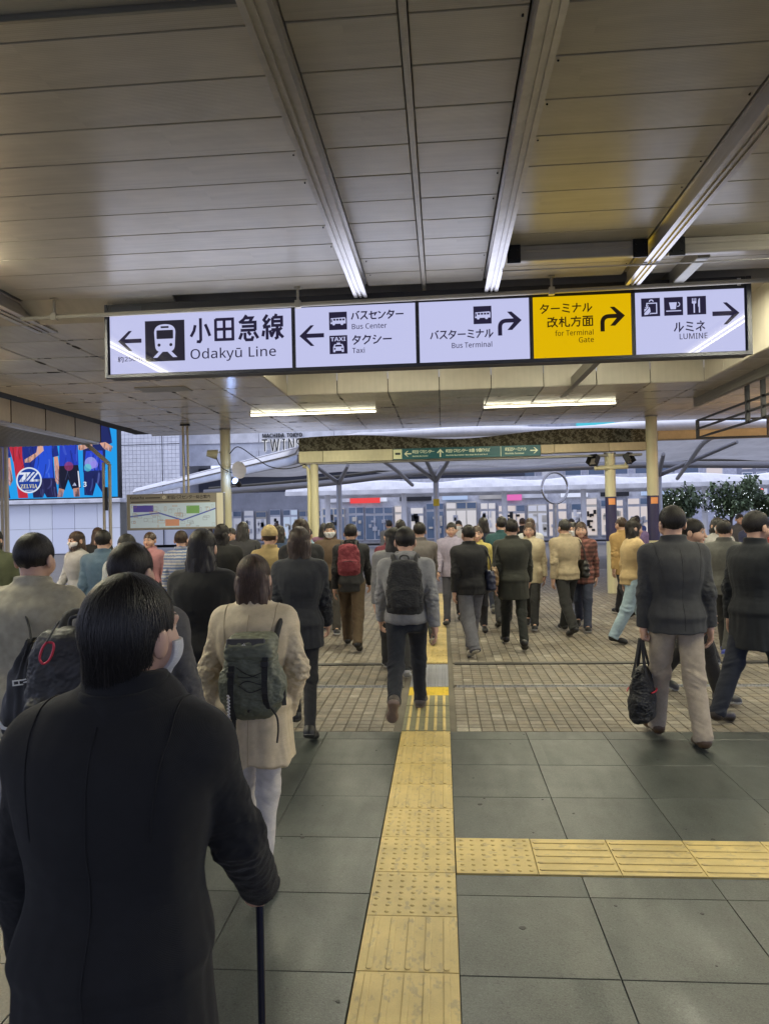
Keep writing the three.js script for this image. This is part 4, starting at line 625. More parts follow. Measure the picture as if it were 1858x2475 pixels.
{ // billboard screen
  const W = 1120, H = 680, [k, c] = canvas(W, H, '#1ea0f0');
  c.save(); c.scale(80, 80); c.translate(35.6, 12.1); c.scale(1, -1);          // metres on the wall
  c.translate(-28.741, 7.02); c.scale(7.12 / 1355, -0.0051); c.translate(-230, -1000);   // units read off the photograph
  const P = (col, ...pts) => { // flat colour, then printed folds and tone within the shape
    c.fillStyle = col; poly(c, pts); const xs = pts.map((p) => p[0]), ys = pts.map((p) => p[1]), x0 = Math.min(...xs), x1 = Math.max(...xs), y0 = Math.min(...ys), y1 = Math.max(...ys); if (x1 - x0 < 60) return;
    c.save(); c.beginPath(); pts.forEach((p, i) => c[i ? 'lineTo' : 'moveTo'](p[0], p[1])); c.closePath(); c.clip(); const q = rng(Math.round(x0 * 7 + y0)); for (let k = 0; k < 26; k++) { c.globalAlpha = 0.10 + 0.16 * q(); c.strokeStyle = q() < 0.55 ? '#05071c' : '#9fb4ff'; c.lineWidth = 4 + 18 * q(); const a = lerp(x0, x1, q()), b = lerp(y0, y1, q()); c.beginPath(); c.moveTo(a, b); c.quadraticCurveTo(a + 60 * (q() - 0.5), b + 90, a + 120 * (q() - 0.5), b + 120 + 120 * q()); c.stroke(); } c.restore(); c.globalAlpha = 1;
  };
  P('#c32a3c', [120, 700], [330, 960], [350, 1200], [400, 1660], [270, 1660], [215, 1200], [150, 960]);
  for (const [dx, m] of [[0, 1], [-640, 0.9]]) { c.save(); c.translate(dx, 0);
    P('#1b2c86', [330, 600], [830, 600], [800, 980], [820, 1110], [740, 1130], [760, 1420], [380, 1420], [330, 1100]); P('#2350d8', [560, 640], [720, 640], [740, 1400], [450, 1400], [520, 1100]);
    P('#20204e', [440, 1420], [770, 1410], [800, 1660], [650, 1660], [620, 1600], [600, 1660], [470, 1660]); P('#e0a890', [540, 960], [610, 960], [620, 1040], [430, 1190], [360, 1190], [360, 1150], [520, 1060]); P('#dd9f88', [755, 1125], [805, 1120], [840, 1420], [800, 1500], [765, 1440]);
    c.restore(); }
  P('#2540c0', [850, 600], [1060, 600], [1080, 1240], [820, 1250], [830, 1000]); P('#15172e', [820, 1250], [1075, 1240], [1110, 1540], [990, 1560], [940, 1430], [890, 1570], [810, 1550]); P('#c48b78', [815, 1540], [885, 1560], [860, 1660], [790, 1660]); P('#c48b78', [1000, 1550], [1085, 1540], [1090, 1660], [1010, 1660]);
  P('#1c2766', [1140, 600], [1480, 640], [1530, 960], [1440, 1000], [1430, 1330], [1140, 1340]); P('#2946d4', [1180, 1060], [1400, 1060], [1420, 1320], [1150, 1320]); P('#1a2360', [1145, 1340], [1400, 1330], [1420, 1640], [1380, 1600], [1310, 1480], [1260, 1650], [1150, 1640]); P('#e0a890', [1080, 980], [1180, 970], [1260, 960], [1270, 1000], [1120, 1050], [1080, 1040]); P('#e0a890', [1360, 960], [1440, 950], [1535, 1010], [1510, 1080], [1420, 1040]);
  for (const [x, y, q, col] of [[1240, 1220, 80, '#b9b4f2'], [1200, 1280, 50, '#5fd6d0'], [1290, 1240, 50, '#9a8af0'], [950, 1255, 60, '#a63a70']]) { c.fillStyle = col; c.beginPath(); c.arc(x, y, q, 0, 7); c.globalAlpha = 0.7; c.fill(); c.globalAlpha = 1; }
  c.fillStyle = '#e9eefc'; c.font = 'bold 90px sans-serif'; c.fillText('3', 1135, 1530); P('#e9eefc', [1065, 1320], [1080, 1320], [1100, 1530], [1080, 1540]); P('#e9eefc', [990, 1515], [1050, 1515], [1022, 1470]);
  c.fillStyle = '#dfe8f6'; c.beginPath(); c.arc(415, 1425, 172, 0, 7); c.fill(); c.fillStyle = '#1b3f9c'; c.beginPath(); c.arc(415, 1425, 152, 0, 7); c.fill();
  P('#e8eefb', [300, 1320], [440, 1320], [340, 1445], [275, 1445], [350, 1350], [285, 1350]); P('#e8eefb', [470, 1320], [500, 1320], [390, 1440], [355, 1440]); P('#e8eefb', [525, 1320], [555, 1320], [470, 1415], [575, 1415], [560, 1445], [415, 1445]);
  c.fillStyle = '#e8dcae'; c.font = 'bold 72px serif'; c.save(); c.translate(300, 1530); c.scale(0.82, 1); c.fillText('Zelvia'.toUpperCase(), 0, 0); c.restore(); c.fillStyle = '#dfe8f6'; c.fillRect(360, 1555, 110, 8); c.restore();
  const g = thing('billboard_screen', 'big blue screen billboard with football players and a round crest', 'billboard', [-28.6, 7.85, -48]);
  part(g, 'screen', new THREE.PlaneGeometry(14, 8.5), litMat(k, 0.62, 0.5), [0, 0, 0.26]); part(g, 'screen_case', box(14.2, 8.7, 0.5), M.blackMetal); part(g, 'ledge', cbox(14.6, 0.28, 0.9, 0.03), M.white, [0, -4.5, 0.1]);
  part(g, 'support_wall', box(14.2, 3.4, 1), M.aluDark, [0, -6.3, -0.4]); for (let k = 0; k < 9; k++) for (let j = 0; j < 2; j++) part(g, 'wall_panel', cbox(1.55, 1.66, 0.08, 0.01), std([0.58 + 0.02 * (k % 3), 0.59 + 0.02 * (k % 3), 0.64], 0.45), [-6.3 + 1.575 * k, -5.5 - 1.68 * j, 0.13]);
}
{ // trees hung with small lights, traffic signals, street lamps
  const r = rng(77), leaf = std([0.07, 0.10, 0.045], 0.7), bark = std([0.10, 0.08, 0.06], 0.9, { map: T.mottle });
  const tree = (label, x, z, H, R) => {
    const g = thing('street_tree', label, 'tree', [x, 0, z], 0, 'small trees hung with lights'); const tr = [cyl(V(0, 0, 0), V(0.05, H * 0.55, 0), 0.10, 0.06, 10)]; const tips = [];
    for (let k = 0; k < 16; k++) { const a = r() * 6.28, b = V(0.05, H * (0.3 + 0.25 * r()), 0), e = V(Math.cos(a) * R * (0.4 + 0.5 * r()), H * (0.6 + 0.38 * r()), Math.sin(a) * R * (0.4 + 0.5 * r())); tr.push(cyl(b, e, 0.035, 0.01, 6)); tips.push([b, e]); }
    part(g, 'trunk', merge(tr), bark);
    const lv = [], lt = []; for (let k = 0; k < 2400; k++) { const [b, e] = tips[k % 16], t = 0.35 + 0.75 * r(), s = 0.06 + 0.07 * r(), q = new THREE.PlaneGeometry(s, s * 1.7); q.rotateX(r() * 6).rotateY(r() * 6).translate(lerp(b.x, e.x, t) + (r() - 0.5) * 0.5, lerp(b.y, e.y, t) + (r() - 0.5) * 0.45, lerp(b.z, e.z, t) + (r() - 0.5) * 0.5); lv.push(q.toNonIndexed()); if (k % 30 === 0) { const o = new THREE.OctahedronGeometry(0.018); const p = q.attributes.position; o.translate(p.getX(0), p.getY(0), p.getZ(0) + 0.05); lt.push(o); } }
    part(g, 'crown', merge(lv), leaf); part(g, 'string_lights', merge(lt), emit([0.85, 0.95, 1], 2.5)).userData.kind = 'stuff';
  };
  tree('small leafy tree hung with lights between the wrapped column and post', 12.2, -39, 3.2, 1.5); tree('bushier tree hung with lights at the street side', 14.9, -39.5, 3.4, 1.7); tree('tree hung with lights close to the white shelter post', 17.4, -40.5, 3.0, 1.4);
  for (const [x, y, z, lab] of [[25.2, 3.7, -80, 'red traffic signal nearest the white post'], [29.5, 3.6, -84, 'red traffic signal in the middle of the street gap'], [36.2, 4.1, -88, 'red traffic signal under the street lamps']]) { const g = thing('traffic_signal', lab, 'traffic signal', [x, 0, z], 0, 'red traffic signals'); part(g, 'pole', cyl(V(0, 0, 0), V(0, y + 0.3, 0), 0.08, 0.06, 10), M.steel); part(g, 'signal_head', cbox(1.1, 0.4, 0.2, 0.03), M.blackMetal, [0.2, y, 0.1]); part(g, 'red_lamp', new THREE.SphereGeometry(0.15, 12, 8), emit([1, 0.08, 0.08], 5), [0.5, y, 0.2]); }
  for (const [x, z, lab] of [[35.5, -90, 'tall street lamp with a curved arm'], [38, -100, 'farther street lamp with a curved arm'], [32.6, -86, 'street lamp close to the slim tower']]) { const g = thing('street_lamp', lab, 'street lamp', [x, 0, z], 0, 'street lamps at the end of the street'); part(g, 'pole', tube([V(0, 0, 0), V(0, 3, 0), V(0, 4.4, 0), V(0.4, 4.75, 0), V(1.3, 4.8, 0)], 0.06, 30, 8), M.steel); part(g, 'lamp_head', cbox(0.6, 0.1, 0.2, 0.03), M.steel, [1.5, 4.8, 0]); }
}

// ---------- bodies and clothes: distance fields meshed with surface nets ----------
function nets(f, lo, hi, cell, colour) {
  const n = [0, 1, 2].map((k) => Math.ceil((hi[k] - lo[k]) / cell) + 2), [nx, ny, nz] = n, F = new Float32Array(nx * ny * nz).fill(9), B = 4, reach = cell * B * 1.75;
  for (let k = 0; k < nz; k += B) for (let j = 0; j < ny; j += B) for (let i = 0; i < nx; i += B) {
    const d = f(lo[0] + (i + B / 2) * cell, lo[1] + (j + B / 2) * cell, lo[2] + (k + B / 2) * cell), skip = Math.abs(d) > reach;
    for (let c = k; c < Math.min(k + B, nz); c++) for (let b = j; b < Math.min(j + B, ny); b++) for (let a = i; a < Math.min(i + B, nx); a++)
      F[(c * ny + b) * nx + a] = skip ? d : f(lo[0] + a * cell, lo[1] + b * cell, lo[2] + c * cell);
  }
  const id = new Int32Array(nx * ny * nz).fill(-1), P = [], I = [], sy = nx, sz = nx * ny;
  const off = [0, 1, sy, sy + 1, sz, sz + 1, sz + sy, sz + sy + 1], E = [[0, 1], [2, 3], [4, 5], [6, 7], [0, 2], [1, 3], [4, 6], [5, 7], [0, 4], [1, 5], [2, 6], [3, 7]];
  for (let k = 0; k < nz - 1; k++) for (let j = 0; j < ny - 1; j++) for (let i = 0; i < nx - 1; i++) {
    const o = (k * ny + j) * nx + i; let m = 0; for (let c = 0; c < 8; c++) if (F[o + off[c]] < 0) m |= 1 << c;
    if (m === 0 || m === 255) continue;
    let x = 0, y = 0, z = 0, c = 0;
    for (const [a, b] of E) { const da = F[o + off[a]], db = F[o + off[b]]; if ((da < 0) === (db < 0)) continue; const t = da / (da - db); x += (a & 1) + t * ((b & 1) - (a & 1)); y += ((a >> 1) & 1) + t * (((b >> 1) & 1) - ((a >> 1) & 1)); z += (a >> 2) + t * ((b >> 2) - (a >> 2)); c++; }
    id[o] = P.length / 3; P.push(lo[0] + (i + x / c) * cell, lo[1] + (j + y / c) * cell, lo[2] + (k + z / c) * cell);
  }
  for (let k = 1; k < nz - 1; k++) for (let j = 1; j < ny - 1; j++) for (let i = 1; i < nx - 1; i++) {
    const o = (k * ny + j) * nx + i, s = F[o] < 0;
    const q = (a, b, c, d) => { if (a < 0 || b < 0 || c < 0 || d < 0) return; s ? I.push(a, b, c, a, c, d) : I.push(a, c, b, a, d, c); };
    if (s !== F[o + 1] < 0) q(id[o - sy - sz], id[o - sz], id[o], id[o - sy]);
    if (s !== F[o + sy] < 0) q(id[o - sz - 1], id[o - 1], id[o], id[o - sz]);
    if (s !== F[o + sz] < 0) q(id[o - 1 - sy], id[o - sy], id[o], id[o - 1]);
  }
  const g = new THREE.BufferGeometry(), N = P.length / 3, nor = new Float32Array(N * 3), uv = new Float32Array(N * 2), col = new Float32Array(N * 3), e = cell * 0.6;
  for (let i = 0; i < N; i++) {
    const x = P[3 * i], y = P[3 * i + 1], z = P[3 * i + 2]; let a = f(x + e, y, z) - f(x - e, y, z), b = f(x, y + e, z) - f(x, y - e, z), c = f(x, y, z + e) - f(x, y, z - e); const l = Math.hypot(a, b, c) || 1;
    nor.set([a / l, b / l, c / l], 3 * i); uv.set([x + z * 0.6, y], 2 * i); col.set(colour ? colour(x, y, z) : [1, 1, 1], 3 * i);
  }
  g.setAttribute('position', new THREE.Float32BufferAttribute(P, 3)); g.setAttribute('normal', new THREE.BufferAttribute(nor, 3)); g.setAttribute('uv', new THREE.BufferAttribute(uv, 2)); g.setAttribute('color', new THREE.BufferAttribute(col, 3)); g.setIndex(I);
  return g;
}
const smin = (a, b, k) => { const h = Math.max(k - Math.abs(a - b), 0) / k; return Math.min(a, b) - h * h * k * 0.25; };
const smax = (a, b, k) => -smin(-a, -b, k);
function cone(a, b, r1, r2) { // tapered capsule
  const ax = a.x, ay = a.y, az = a.z, bx = b.x - ax, by = b.y - ay, bz = b.z - az, L = bx * bx + by * by + bz * bz || 1e-6;
  return (x, y, z) => { x -= ax; y -= ay; z -= az; const t = clamp((x * bx + y * by + z * bz) / L, 0, 1), dx = x - bx * t, dy = y - by * t, dz = z - bz * t; return Math.sqrt(dx * dx + dy * dy + dz * dz) - (r1 + (r2 - r1) * t); };
}
const ell = (c, rx, ry, rz) => { const m = Math.min(rx, ry, rz); return (x, y, z) => { const a = (x - c.x) / rx, b = (y - c.y) / ry, d = (z - c.z) / rz, k = Math.sqrt(a * a + b * b + d * d), q = Math.sqrt((a / rx) ** 2 + (b / ry) ** 2 + (d / rz) ** 2) || 1e-6; return k * (k - 1) / q; }; };
const rbox = (c, hx, hy, hz, r) => (x, y, z) => { const a = Math.abs(x - c.x) - hx + r, b = Math.abs(y - c.y) - hy + r, d = Math.abs(z - c.z) - hz + r; return Math.hypot(Math.max(a, 0), Math.max(b, 0), Math.max(d, 0)) + Math.min(Math.max(a, b, d), 0) - r; };
function loft(S, p = 2.3) { // stack of elliptical sections [y, rx, rz, cx, cz], smoothly blended
  S = S.slice().sort((a, b) => a[0] - b[0]); const n = S.length, D = S.map((q, i) => { const l = S[Math.max(0, i - 1)], r = S[Math.min(n - 1, i + 1)], h = r[0] - l[0] || 1; return [0, 1, 2, 3, 4].map((k) => ((r[k] ?? 0) - (l[k] ?? 0)) / h); });
  return (x, y, z) => {
    let i = 0; while (i < n - 2 && y > S[i + 1][0]) i++;
    const A = S[i], B = S[i + 1], h = B[0] - A[0], t = clamp((y - A[0]) / h, 0, 1), t2 = t * t, t3 = t2 * t, a = 2 * t3 - 3 * t2 + 1, b = (t3 - 2 * t2 + t) * h, c = 3 * t2 - 2 * t3, e = (t3 - t2) * h, K = D[i], Q = D[i + 1], at = (k) => a * (A[k] ?? 0) + b * K[k] + c * (B[k] ?? 0) + e * Q[k];
    const rx = at(1), rz = at(2), dx = Math.abs(x - at(3)) / rx, dz = Math.abs(z - at(4)) / rz;
    const d = (Math.pow(Math.pow(dx, p) + Math.pow(dz, p), 1 / p) - 1) * Math.min(rx, rz), cap = Math.max(S[0][0] - y, y - S[n - 1][0]);
    return smax(d, cap, 0.03);
  };
}
const union = (list, k) => (x, y, z) => { let d = 9; for (const f of list) d = d === 9 ? f(x, y, z) : smin(d, f(x, y, z), k); return d; };
const bounds = (pts, m) => { const lo = [9, 9, 9], hi = [-9, -9, -9]; for (const p of pts) [p.x, p.y, p.z].forEach((v, k) => { lo[k] = Math.min(lo[k], v - m); hi[k] = Math.max(hi[k], v + m); }); return [lo, hi]; };
const mergeC = (list) => mergeGeometries(list.map((g) => { const q = g.index ? g.toNonIndexed() : g; for (const k of Object.keys(q.attributes)) if (!['position', 'normal', 'uv', 'color'].includes(k)) q.deleteAttribute(k); return q; }));

// head, face towards -z, origin at the middle of the head
const SKIN = [0.47, 0.285, 0.205];
const headF = (() => {
  const base = union([ell(V(0, 0.032, 0.012), 0.073, 0.088, 0.093), cone(V(0, -0.02, -0.018), V(0, -0.082, -0.052), 0.064, 0.034), cone(V(-0.03, -0.03, -0.04), V(0.03, -0.03, -0.04), 0.045, 0.045), cone(V(0, -0.05, 0.022), V(0, -0.19, 0.03), 0.054, 0.060)], 0.03);
  const nose = cone(V(0, 0.012, -0.086), V(0, -0.03, -0.104), 0.008, 0.0135), lip = ell(V(0, -0.058, -0.088), 0.023, 0.009, 0.008), brow = cone(V(-0.04, 0.03, -0.078), V(0.04, 0.03, -0.078), 0.012, 0.012);
  const eyes = [-1, 1].map((s) => ell(V(s * 0.032, 0.012, -0.095), 0.017, 0.010, 0.012)), balls = [-1, 1].map((s) => ell(V(s * 0.032, 0.011, -0.079), 0.013, 0.011, 0.011)), ears = [-1, 1].map((s) => ell(V(s * 0.083, -0.008, 0.018), 0.013, 0.034, 0.022));
  return (x, y, z) => { let d = smin(base(x, y, z), nose(x, y, z), 0.014); d = smin(d, brow(x, y, z), 0.02); d = smin(d, lip(x, y, z), 0.008); for (const e of eyes) d = smax(d, -e(x, y, z), 0.01); for (const b of balls) d = Math.min(d, b(x, y, z)); for (const e of ears) d = smin(d, e(x, y, z), 0.008); return d; };
})();
const headC = (x, y, z) => { const ex = Math.abs(Math.abs(x) - 0.032); if (z < -0.06 && ex < 0.006 && Math.abs(y - 0.011) < 0.008) return [0.02, 0.015, 0.012]; if (z < -0.06 && ex < 0.013 && Math.abs(y - 0.011) < 0.007) return [0.6, 0.58, 0.55]; if (z < -0.05 && ex < 0.018 && Math.abs(y - 0.037) < 0.004) return [0.03, 0.02, 0.016]; if (z < -0.07 && Math.abs(x) < 0.023 && Math.abs(y + 0.058) < 0.008) return [0.42, 0.17, 0.14]; return SKIN; };
const HEAD = { fine: nets(headF, [-0.11, -0.22, -0.14], [0.11, 0.14, 0.13], 0.0035, headC), mid: nets(headF, [-0.11, -0.22, -0.14], [0.11, 0.14, 0.13], 0.0055, headC) };
// right hand, wrist at the origin, fingers along -y, palm towards -x, thumb forward (-z)
function hand(curl) {
  const fs = [ell(V(0, -0.045, 0), 0.016, 0.052, 0.042)], fingers = [];
  const L = [0.072, 0.082, 0.077, 0.06];
  for (let k = 0; k < 4; k++) { let p = V(0.002, -0.085 + (k === 3 ? 0.008 : 0), -0.031 + 0.0205 * k), a = curl[0] * (0.9 + 0.08 * k); const seg = [0.46, 0.32, 0.22]; for (let j = 0; j < 3; j++) { const e = p.clone().add(V(-Math.sin(a), -Math.cos(a), 0).multiplyScalar(L[k] * seg[j])); fingers.push(cone(p, e, 0.0095 - 0.001 * j, 0.0088 - 0.001 * j)); p = e; a += curl[j + 1] ?? 0; } }
  const t0 = V(-0.006, -0.03, -0.036), t1 = V(-0.016 - 0.02 * curl[0], -0.058, -0.062 + 0.018 * curl[0]), t2 = V(-0.03 - 0.03 * curl[0], -0.085, -0.062 + 0.03 * curl[0]); fingers.push((x, y, z) => smin(cone(t0, t1, 0.015, 0.0105)(x, y, z), cone(t1, t2, 0.0105, 0.0085)(x, y, z), 0.006));
  const wrist = cone(V(0, 0.06, 0), V(0, -0.02, 0), 0.028, 0.026), palm = fs[0];
  const f = (x, y, z) => { let d = smin(palm(x, y, z), wrist(x, y, z), 0.03), q = 9; for (const g of fingers) q = Math.min(q, g(x, y, z)); return smin(d, q, 0.008); };
  return nets(f, [-0.1, -0.19, -0.09], [0.04, 0.09, 0.06], 0.004, () => SKIN);
}
const HANDS = { relaxed: hand([0.30, 0.45, 0.35]), grip: hand([1.15, 1.35, 0.9]) };
function mirrorX(g) { const q = g.clone(); q.scale(-1, 1, 1); const p = q.index.array; for (let i = 0; i < p.length; i += 3) { const t = p[i]; p[i] = p[i + 1]; p[i + 1] = t; } return q; }
HANDS.relaxedL = mirrorX(HANDS.relaxed); HANDS.gripL = mirrorX(HANDS.grip);

const fabric = (rough = 0.9, o = {}) => new THREE.MeshPhysicalMaterial({ color: 0xffffff, vertexColors: true, roughness: rough, map: T.cloth, bumpMap: T.weave, bumpScale: 0.0006, sheen: 0.25, sheenColor: lin(0.5, 0.5, 0.5), sheenRoughness: 0.6, ...o });
const FM = { cloth: fabric(), smooth: fabric(0.55, { sheen: 0 }), leather: fabric(0.4, { sheen: 0 }), skin: std([1, 1, 1], 0.5, { vertexColors: true }), hair: new THREE.MeshPhysicalMaterial({ color: 0xffffff, vertexColors: true, roughness: 0.5, specularIntensity: 0.8 }) };
const tint = (c, amp = 0.05, fr = 7) => (x, y, z) => { const k = 1 + amp * n3(x * fr, y * fr, z * fr) + amp * 0.6 * n3(x * fr * 4, y * fr * 4, z * fr * 4); return [c[0] * k, c[1] * k, c[2] * k]; };

// single locks of hair lying over the scalp
function strands(H0, cs, sn, seed, hc, kind, count) {
  const r = rng(seed * 97 + 5), P = [], N = [], C = [], U = [], I = [], thick = kind === 'thick', c0 = thick ? V(0, 0.022, 0.022) : V(0, 0.033, 0.016), R = thick ? [0.0908, 0.1178, 0.1108] : [0.0868, 0.1038, 0.1078], end = { long: -0.31, bob: -0.16 }[kind] ?? -0.12, n = 7;
  for (let k = 0; k < count; k++) {
    const az = r() * 6.283, t0 = Math.pow(r(), 0.7) * (kind === 'short' ? 1.6 : 1.85), len = kind === 'short' ? 0.25 + 0.3 * r() : 0.5 + 0.8 * r(), sw = (r() - 0.5) * 0.7, fly = r() < 0.05 ? 0.012 * r() : 0, lift = 0.0006 + 0.0035 * r(), wd = 0.0006 + 0.0008 * r(), tone = 0.5 + 1.6 * r() * r(), fall = kind === 'long' ? 1.6 : kind === 'bob' ? 1.7 : 2.0, base = P.length / 3; let drawn = 0;
    for (let i = 0; i <= n; i++) {
      const t = t0 + len * i / n, tt = Math.min(t, fall), a = az + sw * (i / n) ** 2, sx = Math.sin(tt), q = V(Math.cos(a) * sx * R[0], Math.cos(tt) * R[1], Math.sin(a) * sx * R[2]), nn = V(q.x / R[0] ** 2, q.y / R[1] ** 2, q.z / R[2] ** 2).normalize(), tip = 1 - (i / n) ** 3; if (t > fall) q.y -= (t - fall) * (kind === 'long' ? 0.24 : 0.11);
      q.add(c0).addScaledVector(nn, lift + fly * (i / n) ** 2 + 0.0012 * Math.sin(i + k)); const side = V(-Math.sin(a), 0, Math.cos(a)).multiplyScalar(wd * tip + 0.0001);
      for (const sgn of [-1, 1]) { const v = q.clone().addScaledVector(side, sgn); P.push(cs * v.x + sn * v.z + H0.x, v.y + H0.y, -sn * v.x + cs * v.z + H0.z); const m = nn.clone().addScaledVector(side.clone().normalize(), sgn * 0.5).normalize(); N.push(cs * m.x + sn * m.z, m.y, -sn * m.x + cs * m.z); C.push(hc[0] * tone, hc[1] * tone, hc[2] * tone); U.push(0, 0); }
      const zz = q.z, cut = thick ? -0.086 + 0.5 * Math.max(0, 0.075 - zz) + 0.45 * Math.max(0, Math.abs(q.x) - 0.03) + 1.3 * Math.max(0, -zz) : kind === 'short' ? -0.075 + 0.6 * Math.max(0, 0.055 - zz) : end + 1.2 * Math.max(0, 0.04 - zz); if (q.y < Math.min(cut, 0.07) - 0.014 * r() || (thick && Math.hypot((Math.abs(q.x) - 0.095) * 1.1, q.y + 0.022, zz - 0.002) < 0.04)) break;
      if (i) { const b = base + 2 * i; I.push(b - 2, b - 1, b, b - 1, b + 1, b); }
    }
  }
  const g = new THREE.BufferGeometry(); g.setAttribute('position', new THREE.Float32BufferAttribute(P, 3)); g.setAttribute('normal', new THREE.Float32BufferAttribute(N, 3)); g.setAttribute('uv', new THREE.Float32BufferAttribute(U, 2)); g.setAttribute('color', new THREE.Float32BufferAttribute(C, 3)); g.setIndex(I); return g;
}

// o: label, x, z, yaw (0 walks away from the viewer), H, legs [[thigh, knee, foot] left, right], arms [[swing, out, elbow] left, right], top, hem, colours ...
function person(o) {
  const s = (o.H ?? 1.7) / 1.7, female = o.female, cell = o.cell ?? 0.013, seed = o.seed ?? 1, w = female ? 0.9 : 1, B = o.bulk ?? 1;
  const g = thing('person', o.label, 'person', [o.x, 0, o.z], o.yaw ?? 0, 'people walking through the station passage');
  const lean = o.lean ?? 0.04, hipY = 0.90, wr = (x, y, z, a, fx, fy) => a * (n3(x * fx + seed, y * fy, z * fx) + 0.5 * n3(x * fx * 2.3, y * fy * 2.1 + seed, z * fx * 2.3));
  const J = {}, up = (x, y, z) => { const dy = y - hipY; return V(x, hipY + dy * Math.cos(lean) - 0 * z, z - dy * Math.sin(lean)); };
  const legs = o.legs ?? [[0.3, 0.1, 0], [-0.25, 0.25, 0.3]];
  [-1, 1].forEach((sd, i) => {
    const [a, k, fp] = legs[i], hip = V(sd * 0.088 * w, hipY, 0), kn = hip.clone().add(V(sd * 0.004, -Math.cos(a), -Math.sin(a)).multiplyScalar(0.43)), an = kn.clone().add(V(0, -Math.cos(a - k), -Math.sin(a - k)).multiplyScalar(0.40));
    const fd = V(sd * 0.12, -Math.sin(fp), -Math.cos(fp)).normalize(), dn = V(0, -Math.cos(fp), Math.sin(fp)); J['hip' + i] = hip; J['knee' + i] = kn; J['ank' + i] = an; J['fd' + i] = fd; J['dn' + i] = dn;
    J['heel' + i] = an.clone().addScaledVector(dn, 0.075).addScaledVector(fd, -0.055); J['toe' + i] = an.clone().addScaledVector(dn, 0.075).addScaledVector(fd, 0.19);
  });
  const drop = Math.min(...[0, 1].flatMap((i) => [J['heel' + i].y, J['toe' + i].y]));
  const sh = o.shW ?? (female ? 0.158 : 0.178);
  const arms = o.arms ?? [[-0.2, 0.12, 0.25], [0.25, 0.12, 0.3]];
  [-1, 1].forEach((sd, i) => {
    const [a, ab, e, inn = 0] = arms[i], S = up(sd * sh, o.shY ?? 1.362, 0.0), el = S.clone().add(V(sd * Math.sin(ab), -Math.cos(ab) * Math.cos(a), -Math.sin(a)).normalize().multiplyScalar(0.285)), a2 = a + e, wrist = el.clone().add(V(sd * Math.sin(ab * 0.5 - inn), -Math.cos(a2), -Math.sin(a2)).normalize().multiplyScalar(0.25));
    J['sh' + i] = S; J['el' + i] = el; J['wr' + i] = wrist; J['hd' + i] = wrist.clone().sub(el).normalize();
  });
  J.head = up(o.headX ?? 0, o.headY ?? 1.574, -0.012); J.neck = up((o.headX ?? 0) * 0.6, 1.43, 0.008);
  const root = new THREE.Group(); const put = (name, geo, mat, label) => { geo.translate(0, -drop, 0); geo.scale(s, s, s); return part(g, name, geo, mat, null, label); };
  const torso = (k, kz) => [[0.80, 0.155 * k, 0.115 * kz, 0, 0], [0.92, 0.165 * k, 0.125 * kz], [1.05, (female ? 0.128 : 0.145) * k, 0.105 * kz], [1.20, 0.165 * k, 0.125 * kz], [1.33, 0.175 * k, 0.12 * kz], [1.42, 0.12 * k, 0.08 * kz], [1.45, 0.07 * k, 0.06 * kz]].map(([y, a, b]) => { const c = up(0, y, 0); return [c.y, a * w, b, 0, c.z + (y < 1 ? 0.01 : 0)]; });
  // --- skin body: one surface, with finely meshed head and hands joined in
  const bodyF = union([loft(torso(0.82, 0.8)), cone(J.neck, J.head.clone().add(V(0, -0.06, 0.01)), 0.052, 0.05), ...[0, 1].flatMap((i) => [cone(J['sh' + i], J['el' + i], 0.042, 0.034), cone(J['el' + i], J['wr' + i], 0.034, 0.026), cone(J['hip' + i], J['knee' + i], 0.068, 0.045), cone(J['knee' + i], J['ank' + i], 0.045, 0.034), cone(J['ank' + i], J['ank' + i].clone().addScaledVector(J['fd' + i], 0.1).addScaledVector(J['dn' + i], 0.03), 0.034, 0.025)])], 0.03);
  const all = Object.entries(J).filter(([k]) => !/^(fd|dn|hd)/.test(k)).map(([, v]) => v), [blo, bhi] = bounds(all, 0.12);
  const list = [nets(bodyF, blo, bhi, Math.max(cell, 0.012), () => SKIN)];
  const hd = (o.near ? HEAD.fine : HEAD.mid).clone(); hd.rotateY(o.look ?? 0); hd.rotateX(o.nod ?? -0.05); hd.scale(1.03, 1.03, 1.03); hd.translate(...J.head.toArray()); list.push(hd);
  [0, 1].forEach((i) => { const q = HANDS[(o.hands?.[i] ?? 'relaxed') + (i ? '' : 'L')].clone(); q.applyQuaternion(new THREE.Quaternion().setFromUnitVectors(V(0, -1, 0), J['hd' + i])); q.translate(...J['wr' + i].toArray()); list.push(q); });
  put('body', mergeC(list), FM.skin);
  // --- hair
  const hl = o.hair ?? 'short', hc = o.hairC ?? [0.018, 0.014, 0.012], H0 = J.head, ry = o.look ?? 0, cs = Math.cos(ry), sn = Math.sin(ry);
  const thick = hl === 'thick', cap = thick ? ell(V(0, 0.022, 0.022), 0.090, 0.117, 0.110) : ell(V(0, 0.033, 0.016), 0.086, 0.103, 0.107), longF = hl === 'long' ? loft([[-0.30, 0.085, 0.045, 0, 0.075], [-0.12, 0.10, 0.06, 0, 0.065], [0.02, 0.088, 0.09, 0, 0.03]]) : hl === 'bob' ? loft([[-0.15, 0.085, 0.06, 0, 0.05], [-0.05, 0.098, 0.085, 0, 0.03], [0.03, 0.09, 0.09, 0, 0.03]]) : null;
